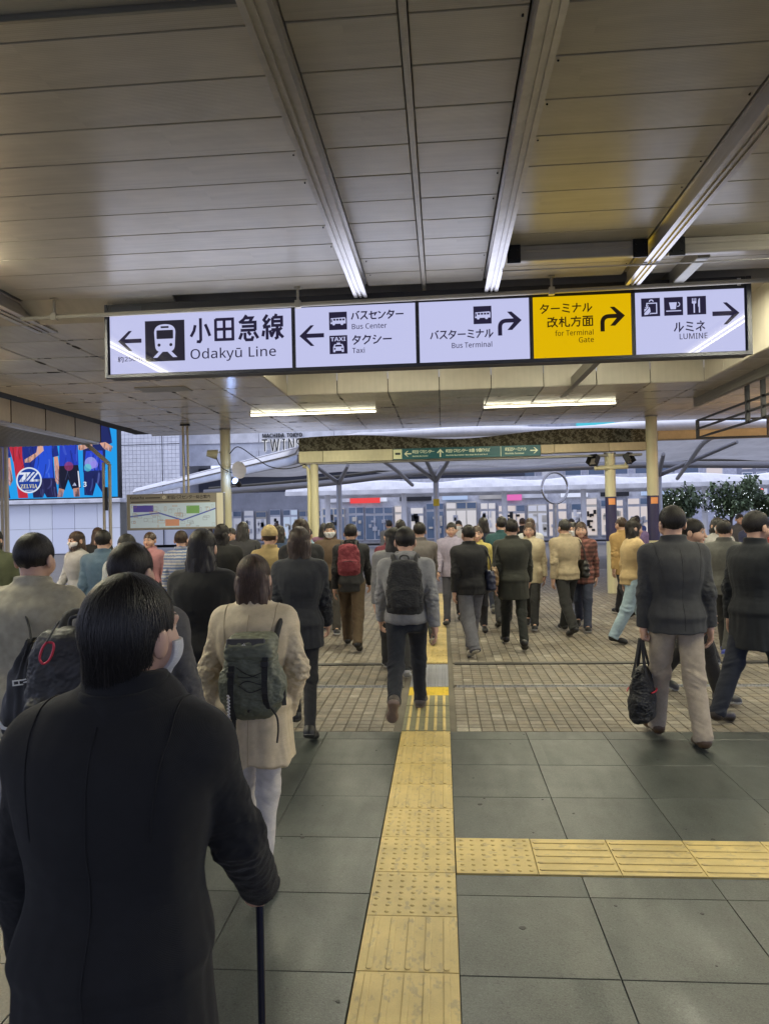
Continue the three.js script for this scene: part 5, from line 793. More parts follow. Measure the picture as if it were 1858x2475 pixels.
  const hairF = (X, Y, Z) => {
    const x0 = X - H0.x, y = Y - H0.y, z0 = Z - H0.z, x = cs * x0 - sn * z0, z = sn * x0 + cs * z0;
    const st = (o.near ? 0.0012 : 0.0008) * n3(x * 70 + seed, y * 9, z * 70) + 0.004 * n3(x * 22, y * 7 + seed, z * 22);
    let d = cap(x, y, z) + st + (hl === 'short' ? 0.012 * sstep(0.01, -0.08, y) : 0);
    const cut = thick ? -0.078 + 0.5 * Math.max(0, 0.075 - z) + 0.45 * Math.max(0, Math.abs(x) - 0.03) + 1.3 * Math.max(0, -z) + 0.012 * n3(x * 60, 3, z * 60) : hl === 'short' ? -0.07 + 0.6 * Math.max(0, 0.055 - z) : -0.09 + 0.8 * Math.max(0, 0.04 - z);   // hairline: low at the nape, high over the face
    d = smax(d, Math.min(cut, 0.072) - y, 0.012);
    if (thick) d = smax(d, 0.042 - Math.hypot((Math.abs(x) - 0.095) * 1.1, y + 0.022, z - 0.002), 0.01);
    if (longF) d = smin(d, longF(x, y, z) + st * 1.5, 0.02);
    return d;
  };
  put('hair', nets(hairF, [H0.x - 0.15, H0.y - (hl === 'long' ? 0.36 : 0.2), H0.z - 0.15], [H0.x + 0.15, H0.y + 0.18, H0.z + 0.18], o.near ? 0.004 : 0.007, tint(hc, 0.25, 30)), FM.hair);
  if (o.near || thick || o.z > -10.5) put('hair_strands', strands(H0, cs, sn, seed, hc, hl, thick ? 7000 : o.near ? 3600 : 1500), FM.hair).userData.kind = 'stuff';
  if (o.hat) { const hf = (x, y, z) => Math.max(ell(V(H0.x, H0.y + 0.045, H0.z + 0.012), 0.098, 0.11, 0.118)(x, y, z) + wr(x, y, z, 0.002, 20, 30), (H0.y + 0.02) - y); put('hat', nets(hf, [H0.x - 0.15, H0.y - 0.02, H0.z - 0.16], [H0.x + 0.15, H0.y + 0.2, H0.z + 0.18], 0.007, tint(o.hat)), FM.cloth); }
  if (o.mask) { const mf = (X, Y, Z) => { const x0 = X - H0.x, y = Y - H0.y, z0 = Z - H0.z, x = cs * x0 - sn * z0, z = sn * x0 + cs * z0; return Math.max(headF(x / 1.03, y / 1.03, z / 1.03) - 0.007, y + 0.012, -0.098 - y, z + 0.028 - 0.3 * Math.max(0, -0.06 - y)); }; put('face_mask', nets(mf, [H0.x - 0.13, H0.y - 0.13, H0.z - 0.14], [H0.x + 0.13, H0.y + 0.03, H0.z + 0.13], o.near ? 0.003 : 0.006, () => [0.75, 0.75, 0.76]), FM.cloth); }
  // --- trousers
  const tr = o.legW ?? 1, tl = o.trouserC ?? [0.03, 0.03, 0.035];
  const legF = [0, 1].map((i) => { const hip = J['hip' + i], kn = J['knee' + i], an = J['ank' + i], sd = an.clone().sub(kn).normalize(), hem = an.clone().addScaledVector(sd, o.crop ?? 0.035), c1 = cone(hip, kn, 0.092 * Math.sqrt(tr), 0.066 * tr), c2 = cone(kn, an.clone().addScaledVector(sd, 0.1), 0.066 * tr, 0.053 * tr * (o.flare ?? 1)); return (x, y, z) => { const nearKnee = Math.exp(-(((y - kn.y) / 0.12) ** 2)), low = sstep(an.y + 0.16, an.y, y); return smax(smin(c1(x, y, z), c2(x, y, z), 0.04) + wr(x, y + 0.5 * Math.abs(x), z, 0.0014 + 0.0035 * nearKnee + 0.0055 * low * (tr > 0.95 ? 1 : 0.4), 5, 13) + wr(x, y, z, 0.0022 * (1 - nearKnee), 10, 2.2), (x - hem.x) * sd.x + (y - hem.y) * sd.y + (z - hem.z) * sd.z, 0.006); }; });
  const pelv = loft(torso(0.97, 1.0).map((q) => q.slice())), waistY = up(0, 1.0, 0).y, tF = (x, y, z) => smax(smin(smin(legF[0](x, y, z), legF[1](x, y, z), 0.012), pelv(x, y, z) + wr(x, y, z, 0.002, 10, 16), 0.05), y - waistY, 0.01);
  const [tlo, thi] = bounds([0, 1].flatMap((i) => [J['hip' + i], J['knee' + i], J['ank' + i], V(0, 1.02, 0)]), 0.17); if (!o.noTrousers) put(o.trouserName ?? 'trousers', nets(tF, tlo, thi, cell, tint(tl)), FM.cloth);
  // --- shoes
  [0, 1].forEach((i) => {
    const q = new THREE.Matrix4().makeBasis(J['dn' + i].clone().negate().cross(J['fd' + i].clone().negate()).normalize(), J['dn' + i].clone().negate(), J['fd' + i].clone().negate()); q.setPosition(J['heel' + i]);
    const top = union([cone(V(0, 0.045, -0.035), V(0, 0.032, -0.22), 0.044, 0.030), ell(V(0, 0.035, -0.19), 0.047, 0.034, 0.055), cone(V(0, 0.05, -0.04), V(0, 0.10, -0.05), 0.042, 0.040)], 0.03), sneak = o.sole;
    const f = (x, y, z) => smax(smax(top(x, y, z) + (sneak && y < 0.026 ? -0.006 : 0), -y, 0.006), y - (o.boot ? 0.16 : 0.098), 0.006);
    const sg = nets(f, [-0.07, -0.012, -0.27], [0.07, 0.19, 0.04], o.near ? 0.006 : 0.0085, (x, y, z) => (y < (sneak ? 0.024 : 0.012) ? (o.sole ?? [0.02, 0.018, 0.016]) : (o.shoeC ?? [0.02, 0.02, 0.02]))); sg.applyMatrix4(q); put('shoe', sg, FM.leather);
  });
  // --- upper garment
  const tc = o.topC ?? [0.04, 0.04, 0.045], loose = (o.loose ?? 1) * B, hem = o.hem ?? 0.80, amp = o.crease ?? 0.004;
  const sec = torso(1.12 * loose, 1.18 * loose).filter((q) => q[0] > 0.86); const low = up(0, 0.88, 0), z0 = low.z + 0.005;
  sec.push([0.87, 0.176 * w * loose, 0.145 * loose, 0, z0]); if (hem < 0.84) sec.push([hem - 0.04, 0.18 * w * loose * (o.skirt ?? 1.02), 0.15 * loose * (o.skirt ?? 1.02), 0, z0 + 0.005]);
  const trunk = loft(sec, 2.25), armF = [0, 1].map((i) => { const S = J['sh' + i], el = J['el' + i], wq = J['wr' + i], d = wq.clone().sub(el).normalize(), cu = wq.clone().addScaledVector(d, o.cuff ?? 0.0), c1 = cone(S, el, 0.068 * Math.sqrt(loose) * (female ? 0.93 : 1), 0.054 * loose), c2 = cone(el, cu.clone().addScaledVector(d, 0.06), 0.054 * loose, 0.044 * loose); return (x, y, z) => { const ne = Math.exp(-(((x - el.x) ** 2 + (y - el.y) ** 2 + (z - el.z) ** 2) / 0.012)); return smax(smin(c1(x, y, z), c2(x, y, z), 0.03) + wr(x, y, z, amp * (0.7 + 1.6 * ne), 14, 22), (x - cu.x) * d.x + (y - cu.y) * d.y + (z - cu.z) * d.z, 0.008); }; });
  const nb = up(0, 1.405, 0.012), yk = [0, 1].map((i) => cone(nb, J['sh' + i].clone().add(V(0, -0.006, 0)), 0.06 * Math.sqrt(loose), 0.062 * Math.sqrt(loose))), yok = (x, y, z) => smin(yk[0](x, y, z), yk[1](x, y, z), 0.03), ns = J.neck, colr = (x, y, z) => { const a = Math.hypot((x - ns.x) / 1.15, z - ns.z) - 0.066, b = Math.abs(y - ns.y - 0.018 - 0.12 * (z - ns.z)) - (o.collar ?? 0.038); return Math.hypot(Math.max(Math.abs(a) - 0.007, 0), Math.max(b, 0)) - 0.007; };
  const hood = o.hood ? ell(up(0, 1.42, 0.105), 0.12, 0.075, 0.06) : null;
  const uF = (x, y, z) => { let d = trunk(x, y, z) + wr(x, y, z, amp * (0.7 + 1.2 * sstep(1.1, 0.7, y)), 7, hem < 0.75 ? 1.3 : 3.2) + wr(x + 0.6 * y, y, z, amp * 0.55 * Math.exp(-(((y - 1.05) / 0.14) ** 2)), 4, 15) + wr(x, y, z, amp * 0.2, 11, 9); d = smin(d, yok(x, y, z), 0.06); const ka = 0.012 + 0.03 * sstep(1.15, 1.35, y); d = smin(d, armF[0](x, y, z), ka); d = smin(d, armF[1](x, y, z), ka); d = smin(d, colr(x, y, z), 0.012); if (hood) d = smin(d, hood(x, y, z) + wr(x, y, z, 0.006, 9, 14), 0.02); return smax(d, hem - y + (o.hemWave ?? 0.006) * n3(x * 9, seed, z * 9), 0.012); };
  if (o.foldCollar) { const cF = (x, y, z) => { const q = J.neck, h = clamp((q.y + 0.045 - 0.25 * (z - q.z) - y) / 0.095, -1, 2), a = Math.hypot((x - q.x) / 1.12, z - q.z - 0.004) - lerp(0.076, 0.132, clamp(h, 0, 1)) - 0.004 * n3(x * 12, y * 12, z * 12); return smax(Math.abs(a) - 0.0095, Math.max(-h, h - 1) * 0.095, 0.005); }; put('collar', nets(cF, [-0.22, J.neck.y - 0.12, J.neck.z - 0.2], [0.24, J.neck.y + 0.12, J.neck.z + 0.2], 0.006, tint(tc, 0.04)), FM.cloth); }
  const [ulo, uhi] = bounds([J.sh0, J.sh1, J.el0, J.el1, J.wr0, J.wr1, V(0, hem, 0), up(0, 1.5, 0.1)], 0.2); ulo[1] = Math.min(ulo[1], hem - 0.03);
  put(o.topName ?? 'jacket', nets(uF, ulo, uhi, cell, o.topColour ? o.topColour(tint(tc, o.fleck ?? 0.04), J) : tint(tc, o.fleck ?? 0.04)), o.shiny ? FM.smooth : FM.cloth);
  if (o.seams) { // stitched seams: down the back and round the armholes
    const march = (p, d, far) => { for (let t = far; t > 0; t -= 0.002) { const q = p.clone().addScaledVector(d, t); if (uF(q.x, q.y, q.z) < 0) return q.addScaledVector(d, 0.0012); } return null; };
    const line = (pts) => { const ok = pts.filter(Boolean); if (ok.length > 3) { const q = new THREE.TubeGeometry(new THREE.CatmullRomCurve3(ok), 90, 0.0022, 5); put('seam', q, o.seams); } };
    const bk = []; for (let k = 0; k <= 26; k++) bk.push(march(up(0.004, lerp(1.40, hem + 0.02, k / 26), 0), V(0, 0, 1), 0.32)); line(bk);
    for (const sd of [-1, 1]) { const c = up(sd * (sh - 0.022), 1.315, 0), pts = []; for (let k = 0; k <= 16; k++) { const a = lerp(-0.35, 2.5, k / 16); pts.push(march(c.clone().add(V(-sd * 0.02 * Math.max(0, a - 1), 0, 0)), V(0, Math.cos(a), Math.sin(a)), 0.2)); } line(pts); }
  }
  return { g, J, s, drop, world: (v) => V(v.x * s, (v.y - drop) * s, v.z * s).applyAxisAngle(V(0, 1, 0), o.yaw ?? 0).add(V(o.x, 0, o.z)) };
}

// ---------- the crowd ----------
const walkA = [[0.38, 0.08, 0.0], [-0.30, 0.32, 0.42]], walkB = [[-0.30, 0.32, 0.42], [0.38, 0.08, 0.0]], standL = [[0.10, 0.04, 0.0], [-0.08, 0.10, 0.06]];
const pe = {};
pe.E = person({ label: 'man in a charcoal blazer and beige trousers walking away with a tote bag', x: 1.76, z: -5.78, H: 1.80, yaw: 0.05, seed: 3, cell: 0.009, near: true, legs: [[0.26, 0.06, -0.05], [-0.18, 0.16, 0.12]], arms: [[0.02, 0.10, 0.06], [-0.18, 0.12, 0.2]], hands: ['grip', 'relaxed'], topC: [0.045, 0.046, 0.05], seams: std([0.02, 0.02, 0.022], 0.9), crease: 0.0025, hem: 0.80, loose: 1.06, topName: 'blazer', trouserC: [0.44, 0.37, 0.29], legW: 1.13, shoeC: [0.10, 0.055, 0.025], bulk: 1.04 });
pe.D = person({ label: 'person in a grey top and dark jeans striding away along the tactile strip', x: -0.33, z: -6.5, H: 1.72, yaw: 0.0, seed: 5, cell: 0.009, near: true, legs: [[-0.52, 0.55, 0.95], [0.42, 0.06, -0.12]], arms: [[0.25, 0.16, 0.3], [-0.3, 0.16, 0.2]], topC: [0.30, 0.30, 0.31], hem: 0.84, loose: 1.08, trouserC: [0.018, 0.022, 0.032], legW: 1.0, shoeC: [0.08, 0.065, 0.055], sole: [0.26, 0.19, 0.15], hood: true });
pe.C = person({ label: 'person in a black jacket and slim black trousers beside the beige coat', x: -1.17, z: -5.95, H: 1.68, yaw: 0.1, seed: 7, cell: 0.009, near: true, legs: [[0.34, 0.05, 0], [-0.28, 0.12, 0.32]], topC: [0.028, 0.03, 0.036], hem: 0.72, loose: 1.15, crease: 0.006, trouserC: [0.022, 0.022, 0.024], legW: 0.84, shoeC: [0.012, 0.012, 0.012], sole: [0.02, 0.02, 0.02], hairC: [0.05, 0.032, 0.022], hair: 'bob', female: true });
pe.F = person({ label: 'person in a long navy coat and navy trousers walking out past the sign end', x: 2.58, z: -6.35, H: 1.78, yaw: -1.1, seed: 9, cell: 0.010, near: true, legs: [[-0.36, 0.10, 0.15], [0.34, 0.05, 0]], topC: [0.012, 0.015, 0.02], hem: 0.62, loose: 1.1, topName: 'coat', trouserC: [0.012, 0.016, 0.030], legW: 1.12, shoeC: [0.02, 0.012, 0.01] });
pe.G = person({ label: 'person in black trousers and dark running shoes half behind the blazer', x: 2.34, z: -7.2, H: 1.70, yaw: -2.3, seed: 11, cell: 0.011, legs: walkB, topC: [0.07, 0.07, 0.065], trouserC: [0.025, 0.023, 0.022], legW: 1.1, shoeC: [0.05, 0.05, 0.055], sole: [0.6, 0.6, 0.58], look: 0.2 });
pe.H = person({ label: 'person with bright blue shoes behind the navy coat', x: 3.35, z: -9.1, H: 1.66, yaw: -0.6, seed: 13, legs: walkA, topC: [0.12, 0.12, 0.11], trouserC: [0.06, 0.06, 0.055], shoeC: [0.03, 0.05, 0.35], sole: [0.5, 0.5, 0.42] });
pe.I = person({ label: 'person in a mustard jacket and pale blue jeans crossing the setts', x: 2.55, z: -10.2, H: 1.68, yaw: -1.4, seed: 15, legs: [[0.3, 0.05, 0], [-0.3, 0.2, 0.25]], topC: [0.55, 0.40, 0.20], hem: 0.82, loose: 1.1, trouserC: [0.38, 0.50, 0.58], legW: 1.25, shoeC: [0.02, 0.02, 0.02], hairC: [0.02, 0.015, 0.012], female: true, hair: 'bob' });
pe.J = person({ label: 'person in a long dark olive coat walking away in mid passage', x: 0.92, z: -9.9, H: 1.72, yaw: 0.0, seed: 17, legs: walkA, topC: [0.035, 0.036, 0.028], hem: 0.66, loose: 1.12, topName: 'coat', trouserC: [0.012, 0.014, 0.012], shoeC: [0.012, 0.012, 0.012] });
pe.K = person({ label: 'person in a black jacket and baggy grey trousers beside the strip', x: 0.34, z: -9.5, H: 1.66, yaw: 0.3, seed: 19, legs: walkB, topC: [0.014, 0.014, 0.016], loose: 1.15, trouserC: [0.13, 0.13, 0.15], legW: 1.35, crop: 0.06, shoeC: [0.42, 0.38, 0.30], sole: [0.5, 0.46, 0.36] });
pe.L = person({ label: 'person in a brown jacket further ahead beside the strip', x: -0.32, z: -10.4, H: 1.70, yaw: 0.2, seed: 21, legs: walkA, topC: [0.16, 0.14, 0.13], trouserC: [0.05, 0.05, 0.04], shoeC: [0.05, 0.05, 0.045], sole: [0.6, 0.6, 0.6] });
pe.M = person({ label: 'person in a black jacket and brown trousers wearing a dark red backpack', x: -1.24, z: -9.9, H: 1.70, yaw: 0.05, seed: 23, legs: walkA, topC: [0.02, 0.02, 0.022], trouserC: [0.10, 0.066, 0.035], legW: 1.2, shoeC: [0.02, 0.018, 0.016] });
pe.N = person({ label: 'person in a cream fleece jacket with a black drawstring bag', x: -2.06, z: -3.55, H: 1.70, yaw: 0.0, seed: 25, cell: 0.010, near: true, legs: standL, topC: [0.46, 0.42, 0.31], fleck: 0.14, crease: 0.006, loose: 1.22, hem: 0.74, trouserC: [0.05, 0.075, 0.14], legW: 1.1, shoeC: [0.02, 0.02, 0.02] });
pe.O = person({ label: 'person in a grey jacket with a black backpack behind the black coat', x: -1.30, z: -2.95, H: 1.66, yaw: -0.1, seed: 27, cell: 0.011, legs: standL, topC: [0.12, 0.115, 0.115], loose: 1.1, trouserC: [0.02, 0.02, 0.022] });
pe.P = person({ label: 'person in a black jacket and pale grey trousers ahead of the black coat', x: -1.62, z: -4.85, H: 1.72, yaw: 0.0, seed: 29, cell: 0.010, near: true, legs: walkB, topC: [0.010, 0.010, 0.011], loose: 1.15, hem: 0.80, trouserC: [0.22, 0.22, 0.225], legW: 1.3, shoeC: [0.3, 0.3, 0.3], hair: 'long', female: true });
pe.A = person({ label: 'man in a long black wool coat leaning on a cane, nearest the viewer', x: -0.688, z: -1.48, H: 1.64, headX: 0.028, headY: 1.562, shY: 1.332, shW: 0.17, yaw: 0.03, seed: 33, cell: 0.0068, near: true, legs: [[0.06, 0.03, 0], [-0.05, 0.05, 0.03]], lean: 0.07, arms: [[0.05, 0.20, 0.25], [0.42, 0.20, 0.34, 0.08]], hands: ['relaxed', 'grip'], topC: [0.0068, 0.007, 0.0085], fleck: 0.12, topName: 'coat', hem: 0.48, skirt: 1.1, loose: 1.14, crease: 0.0026, seams: std([0.004, 0.004, 0.005], 0.9), trouserC: [0.02, 0.02, 0.022], hair: 'thick', hairC: [0.011, 0.0095, 0.009], look: -0.36, nod: 0.02, mask: true, foldCollar: true, cuff: 0.045 });
pe.R = person({ label: 'person in a pale jacket beside the black wool coat, almost out of view', x: -1.32, z: -1.62, H: 1.62, yaw: 0.1, seed: 35, cell: 0.011, legs: standL, arms: [[0.1, 0.12, 0.2], [0.25, 0.32, 1.1]], topC: [0.42, 0.40, 0.44], trouserC: [0.03, 0.03, 0.035], female: true, hair: 'bob' });
pe.B = person({ label: 'woman in a beige raincoat and white leggings with a green backpack', x: -0.95, z: -3.62, H: 1.57, yaw: 0.02, seed: 31, cell: 0.0075, near: true, female: true, legs: [[0.16, 0.05, 0], [-0.20, 0.30, 0.35]], arms: [[-0.06, 0.30, 0.12, 0.35], [-0.04, 0.26, 0.35, 0.45]], topC: [0.72, 0.595, 0.40], topName: 'raincoat', hem: 0.615, skirt: 1.16, loose: 1.2, crease: 0.0045, seams: std([0.36, 0.29, 0.19], 0.8), fleck: 0.04, shiny: true, trouserName: 'leggings', trouserC: [0.66, 0.62, 0.58], legW: 0.9, shoeC: [0.7, 0.68, 0.62], sole: [0.7, 0.7, 0.66], hair: 'bob', hairC: [0.07, 0.042, 0.028], hemWave: 0.02, cuff: 0.03 });
// people farther off
const far = [
  [-3.9, -8.2, 0.3, 1.70, 'person in a slate blue jacket far along by the kiosk', [0.10, 0.16, 0.22], [0.03, 0.03, 0.04]], [-4.9, -9.6, 2.6, 1.68, 'person in a grey shirt walking towards the viewer by the kiosk', [0.34, 0.35, 0.35], [0.04, 0.04, 0.05]],
  [-3.25, -7.4, 3.0, 1.66, 'person in a pale grey shirt walking towards the viewer', [0.42, 0.43, 0.41], [0.05, 0.05, 0.055]], [-2.75, -9.0, 0.1, 1.74, 'tall person in black with black trousers ahead of the raincoat', [0.012, 0.012, 0.012], [0.015, 0.015, 0.015]],
  [-2.05, -8.6, 0.0, 1.70, 'person in a tan hooded jacket ahead of the raincoat', [0.46, 0.34, 0.15], [0.06, 0.055, 0.05], 'hat'], [-1.75, -11.4, 3.1, 1.72, 'person in brown walking towards the viewer', [0.12, 0.08, 0.05], [0.04, 0.035, 0.03]],
  [0.15, -12.2, 3.2, 1.68, 'person in a lavender jacket walking towards the viewer beyond the strip', [0.40, 0.36, 0.48], [0.06, 0.06, 0.08]], [1.35, -11.6, 2.9, 1.66, 'person in a cream jacket walking towards the viewer in mid passage', [0.52, 0.44, 0.30], [0.03, 0.03, 0.03]],
  [1.8, -11.0, 0.2, 1.70, 'person in a camel coat walking away in mid passage', [0.42, 0.34, 0.22], [0.02, 0.02, 0.02]], [2.15, -12.3, 2.8, 1.64, 'person in a pale violet dress top and light jeans', [0.45, 0.45, 0.62], [0.35, 0.38, 0.55]],
  [3.05, -12.8, 0.4, 1.70, 'person in an ochre jacket near the wrapped column', [0.50, 0.32, 0.12], [0.05, 0.05, 0.06]], [3.95, -11.0, 3.3, 1.68, 'person in a white mask and pale jacket near the shop side', [0.40, 0.38, 0.36], [0.05, 0.05, 0.05], 'mask'],
  [4.5, -9.4, 0.1, 1.72, 'person in a dark brown jacket near the rail cage', [0.06, 0.045, 0.035], [0.03, 0.03, 0.03]], [-5.6, -11.6, 0.2, 1.72, 'person in black near the kiosk post', [0.015, 0.015, 0.017], [0.02, 0.02, 0.025]],
  [-3.6, -12.4, 2.9, 1.66, 'person in an olive shirt near the map board', [0.12, 0.13, 0.07], [0.04, 0.04, 0.04]], [-0.75, -13.2, 0.1, 1.74, 'person in deep red beyond the strip', [0.28, 0.03, 0.06], [0.02, 0.02, 0.02]],
  [1.15, -14.6, 3.0, 1.68, 'person in pink at the roof edge', [0.62, 0.18, 0.36], [0.04, 0.04, 0.05]], [-2.3, -14.2, 0.0, 1.70, 'person in plum near the drain pipe column', [0.18, 0.08, 0.14], [0.03, 0.03, 0.03]], [5.3, -13.0, 3.0, 1.70, 'person in navy by the shop side columns', [0.03, 0.035, 0.09], [0.03, 0.03, 0.04]],
  [-4.2, -18.5, 3.0, 1.7, 'tiny person in teal beyond the map board', [0.08, 0.22, 0.25], [0.04, 0.04, 0.05]], [-1.4, -19.5, 0.2, 1.72, 'tiny person in grey under the shelter gutter', [0.2, 0.2, 0.22], [0.03, 0.03, 0.03]], [0.4, -18.2, 3.1, 1.68, 'tiny person in white beyond the lavender jacket', [0.6, 0.6, 0.62], [0.06, 0.06, 0.09]], [2.2, -20.5, 0.1, 1.7, 'tiny person in black near the ring sculpture', [0.02, 0.02, 0.02], [0.02, 0.02, 0.02]], [3.3, -19.2, 2.8, 1.66, 'tiny person in beige between the wrapped columns', [0.45, 0.38, 0.26], [0.05, 0.05, 0.05]], [5.2, -20.2, 0.3, 1.7, 'tiny person in blue beyond the tall wrapped column', [0.06, 0.10, 0.3], [0.04, 0.04, 0.06]], [-6.6, -20.5, 0.1, 1.7, 'tiny person in dark green beyond the twin post', [0.04, 0.08, 0.05], [0.03, 0.03, 0.03]], [6.8, -17.5, 3.0, 1.7, 'person in a grey suit at the far shop side', [0.09, 0.09, 0.10], [0.08, 0.08, 0.09]],
  [-5.1, -8.0, 0.15, 1.74, 'person in a moss green parka close to the kiosk', [0.09, 0.10, 0.05], [0.03, 0.03, 0.03]], [-4.3, -10.6, 3.0, 1.64, 'person in a rose cardigan coming past the kiosk', [0.45, 0.22, 0.24], [0.05, 0.05, 0.06]], [-3.0, -10.9, 0.0, 1.76, 'tall person in a charcoal suit ahead of the tan hood', [0.04, 0.04, 0.045], [0.04, 0.04, 0.045]], [-2.35, -12.8, 2.9, 1.62, 'short person in sky blue coming from the shelter', [0.25, 0.38, 0.52], [0.04, 0.05, 0.09]],
  [-1.55, -8.0, 0.2, 1.78, 'tall person in a black parka between raincoat and red pack', [0.013, 0.013, 0.015], [0.02, 0.02, 0.024]], [-0.8, -11.2, 0.05, 1.6, 'short person in burgundy with grey trousers', [0.16, 0.03, 0.05], [0.14, 0.14, 0.15]], [0.75, -13.6, 0.2, 1.75, 'person in a navy suit under the lamp tube', [0.02, 0.025, 0.05], [0.02, 0.025, 0.05]], [1.55, -13.2, 0.1, 1.72, 'person in a white shirt with black trousers', [0.62, 0.62, 0.62], [0.02, 0.02, 0.02]],
  [2.75, -8.6, 0.1, 1.66, 'person in a stone coloured trench behind the blazer', [0.48, 0.42, 0.32], [0.03, 0.03, 0.035]], [3.6, -14.2, 3.1, 1.7, 'person in violet by the shorter wrapped column', [0.22, 0.16, 0.34], [0.04, 0.04, 0.05]], [4.2, -12.6, 0.0, 1.64, 'person in a black hoodie past the mask wearer', [0.015, 0.015, 0.016], [0.08, 0.09, 0.13]], [3.95, -8.3, 2.9, 1.72, 'person in a brown leather jacket facing the viewer by the frame edge', [0.10, 0.06, 0.035], [0.03, 0.03, 0.035]], [5.0, -11.2, 3.0, 1.68, 'person in a brick red jumper on the shop side', [0.36, 0.06, 0.05], [0.04, 0.04, 0.04]],
  [-3.45, -9.5, 0.1, 1.66, 'person in a blue and white striped top near the kiosk side', [0.12, 0.18, 0.36], [0.05, 0.05, 0.06], 'stripe'], [-0.55, -8.3, 0.0, 1.66, 'person in an ash grey coat left of the charcoal backpack', [0.24, 0.24, 0.25], [0.03, 0.03, 0.03]], [0.95, -11.9, 0.1, 1.76, 'tall person in a dark teal jacket in mid passage', [0.03, 0.09, 0.10], [0.03, 0.03, 0.035]], [2.1, -11.4, 2.9, 1.65, 'person in a checked shirt coming towards the viewer', [0.30, 0.12, 0.10], [0.05, 0.06, 0.10], 'check'],
  [3.3, -10.7, 0.2, 1.71, 'person in a silver grey jacket ahead of the blue shoes', [0.36, 0.37, 0.40], [0.03, 0.03, 0.03]], [-2.6, -11.6, 0.1, 1.69, 'person in dark denim near the drain pipe column', [0.05, 0.08, 0.16], [0.04, 0.06, 0.11]], [0.5, -10.9, 3.1, 1.63, 'person in a lemon jumper coming along the strip', [0.58, 0.48, 0.14], [0.05, 0.05, 0.06]], [4.75, -10.2, 0.15, 1.73, 'person in a black and white striped top on the shop side', [0.4, 0.4, 0.4], [0.02, 0.02, 0.02], 'stripe'],
];
far.forEach(([x, z, yaw, H, label, topC, trouserC, extra], i) => { pe['q' + i] = person({ label, x, z, yaw: yaw + (i % 3 - 1) * 0.12, H, topC, trouserC, seed: 50 + i * 3, cell: z < -17 ? 0.02 : 0.0155, legs: i % 2 ? walkA : walkB, hem: [0.80, 0.74, 0.82][i % 3], loose: 1.05 + 0.05 * (i % 4), female: i % 3 === 1, hair: ['short', 'long', 'short', 'bob'][i % 4], hairC: [[0.015, 0.012, 0.01], [0.05, 0.03, 0.02], [0.02, 0.018, 0.016]][i % 3], mask: extra === 'mask' || i % 4 === 1, topColour: extra === 'stripe' ? (t) => (x, y, z) => (Math.sin(y * 150) > 0.1 ? [0.5, 0.5, 0.5] : t(x, y, z)) : extra === 'check' ? (t) => (x, y, z) => { const k = (Math.sin(y * 90) > 0 ? 1 : 0.45) * (Math.sin((x + z) * 90) > 0 ? 1 : 0.5), c = t(x, y, z); return c.map((v) => v * k); } : undefined, hat: extra === 'hat' ? [0.5, 0.38, 0.18] : undefined, legW: 1 + 0.1 * (i % 3), sole: i % 2 ? [0.6, 0.6, 0.6] : undefined }); });

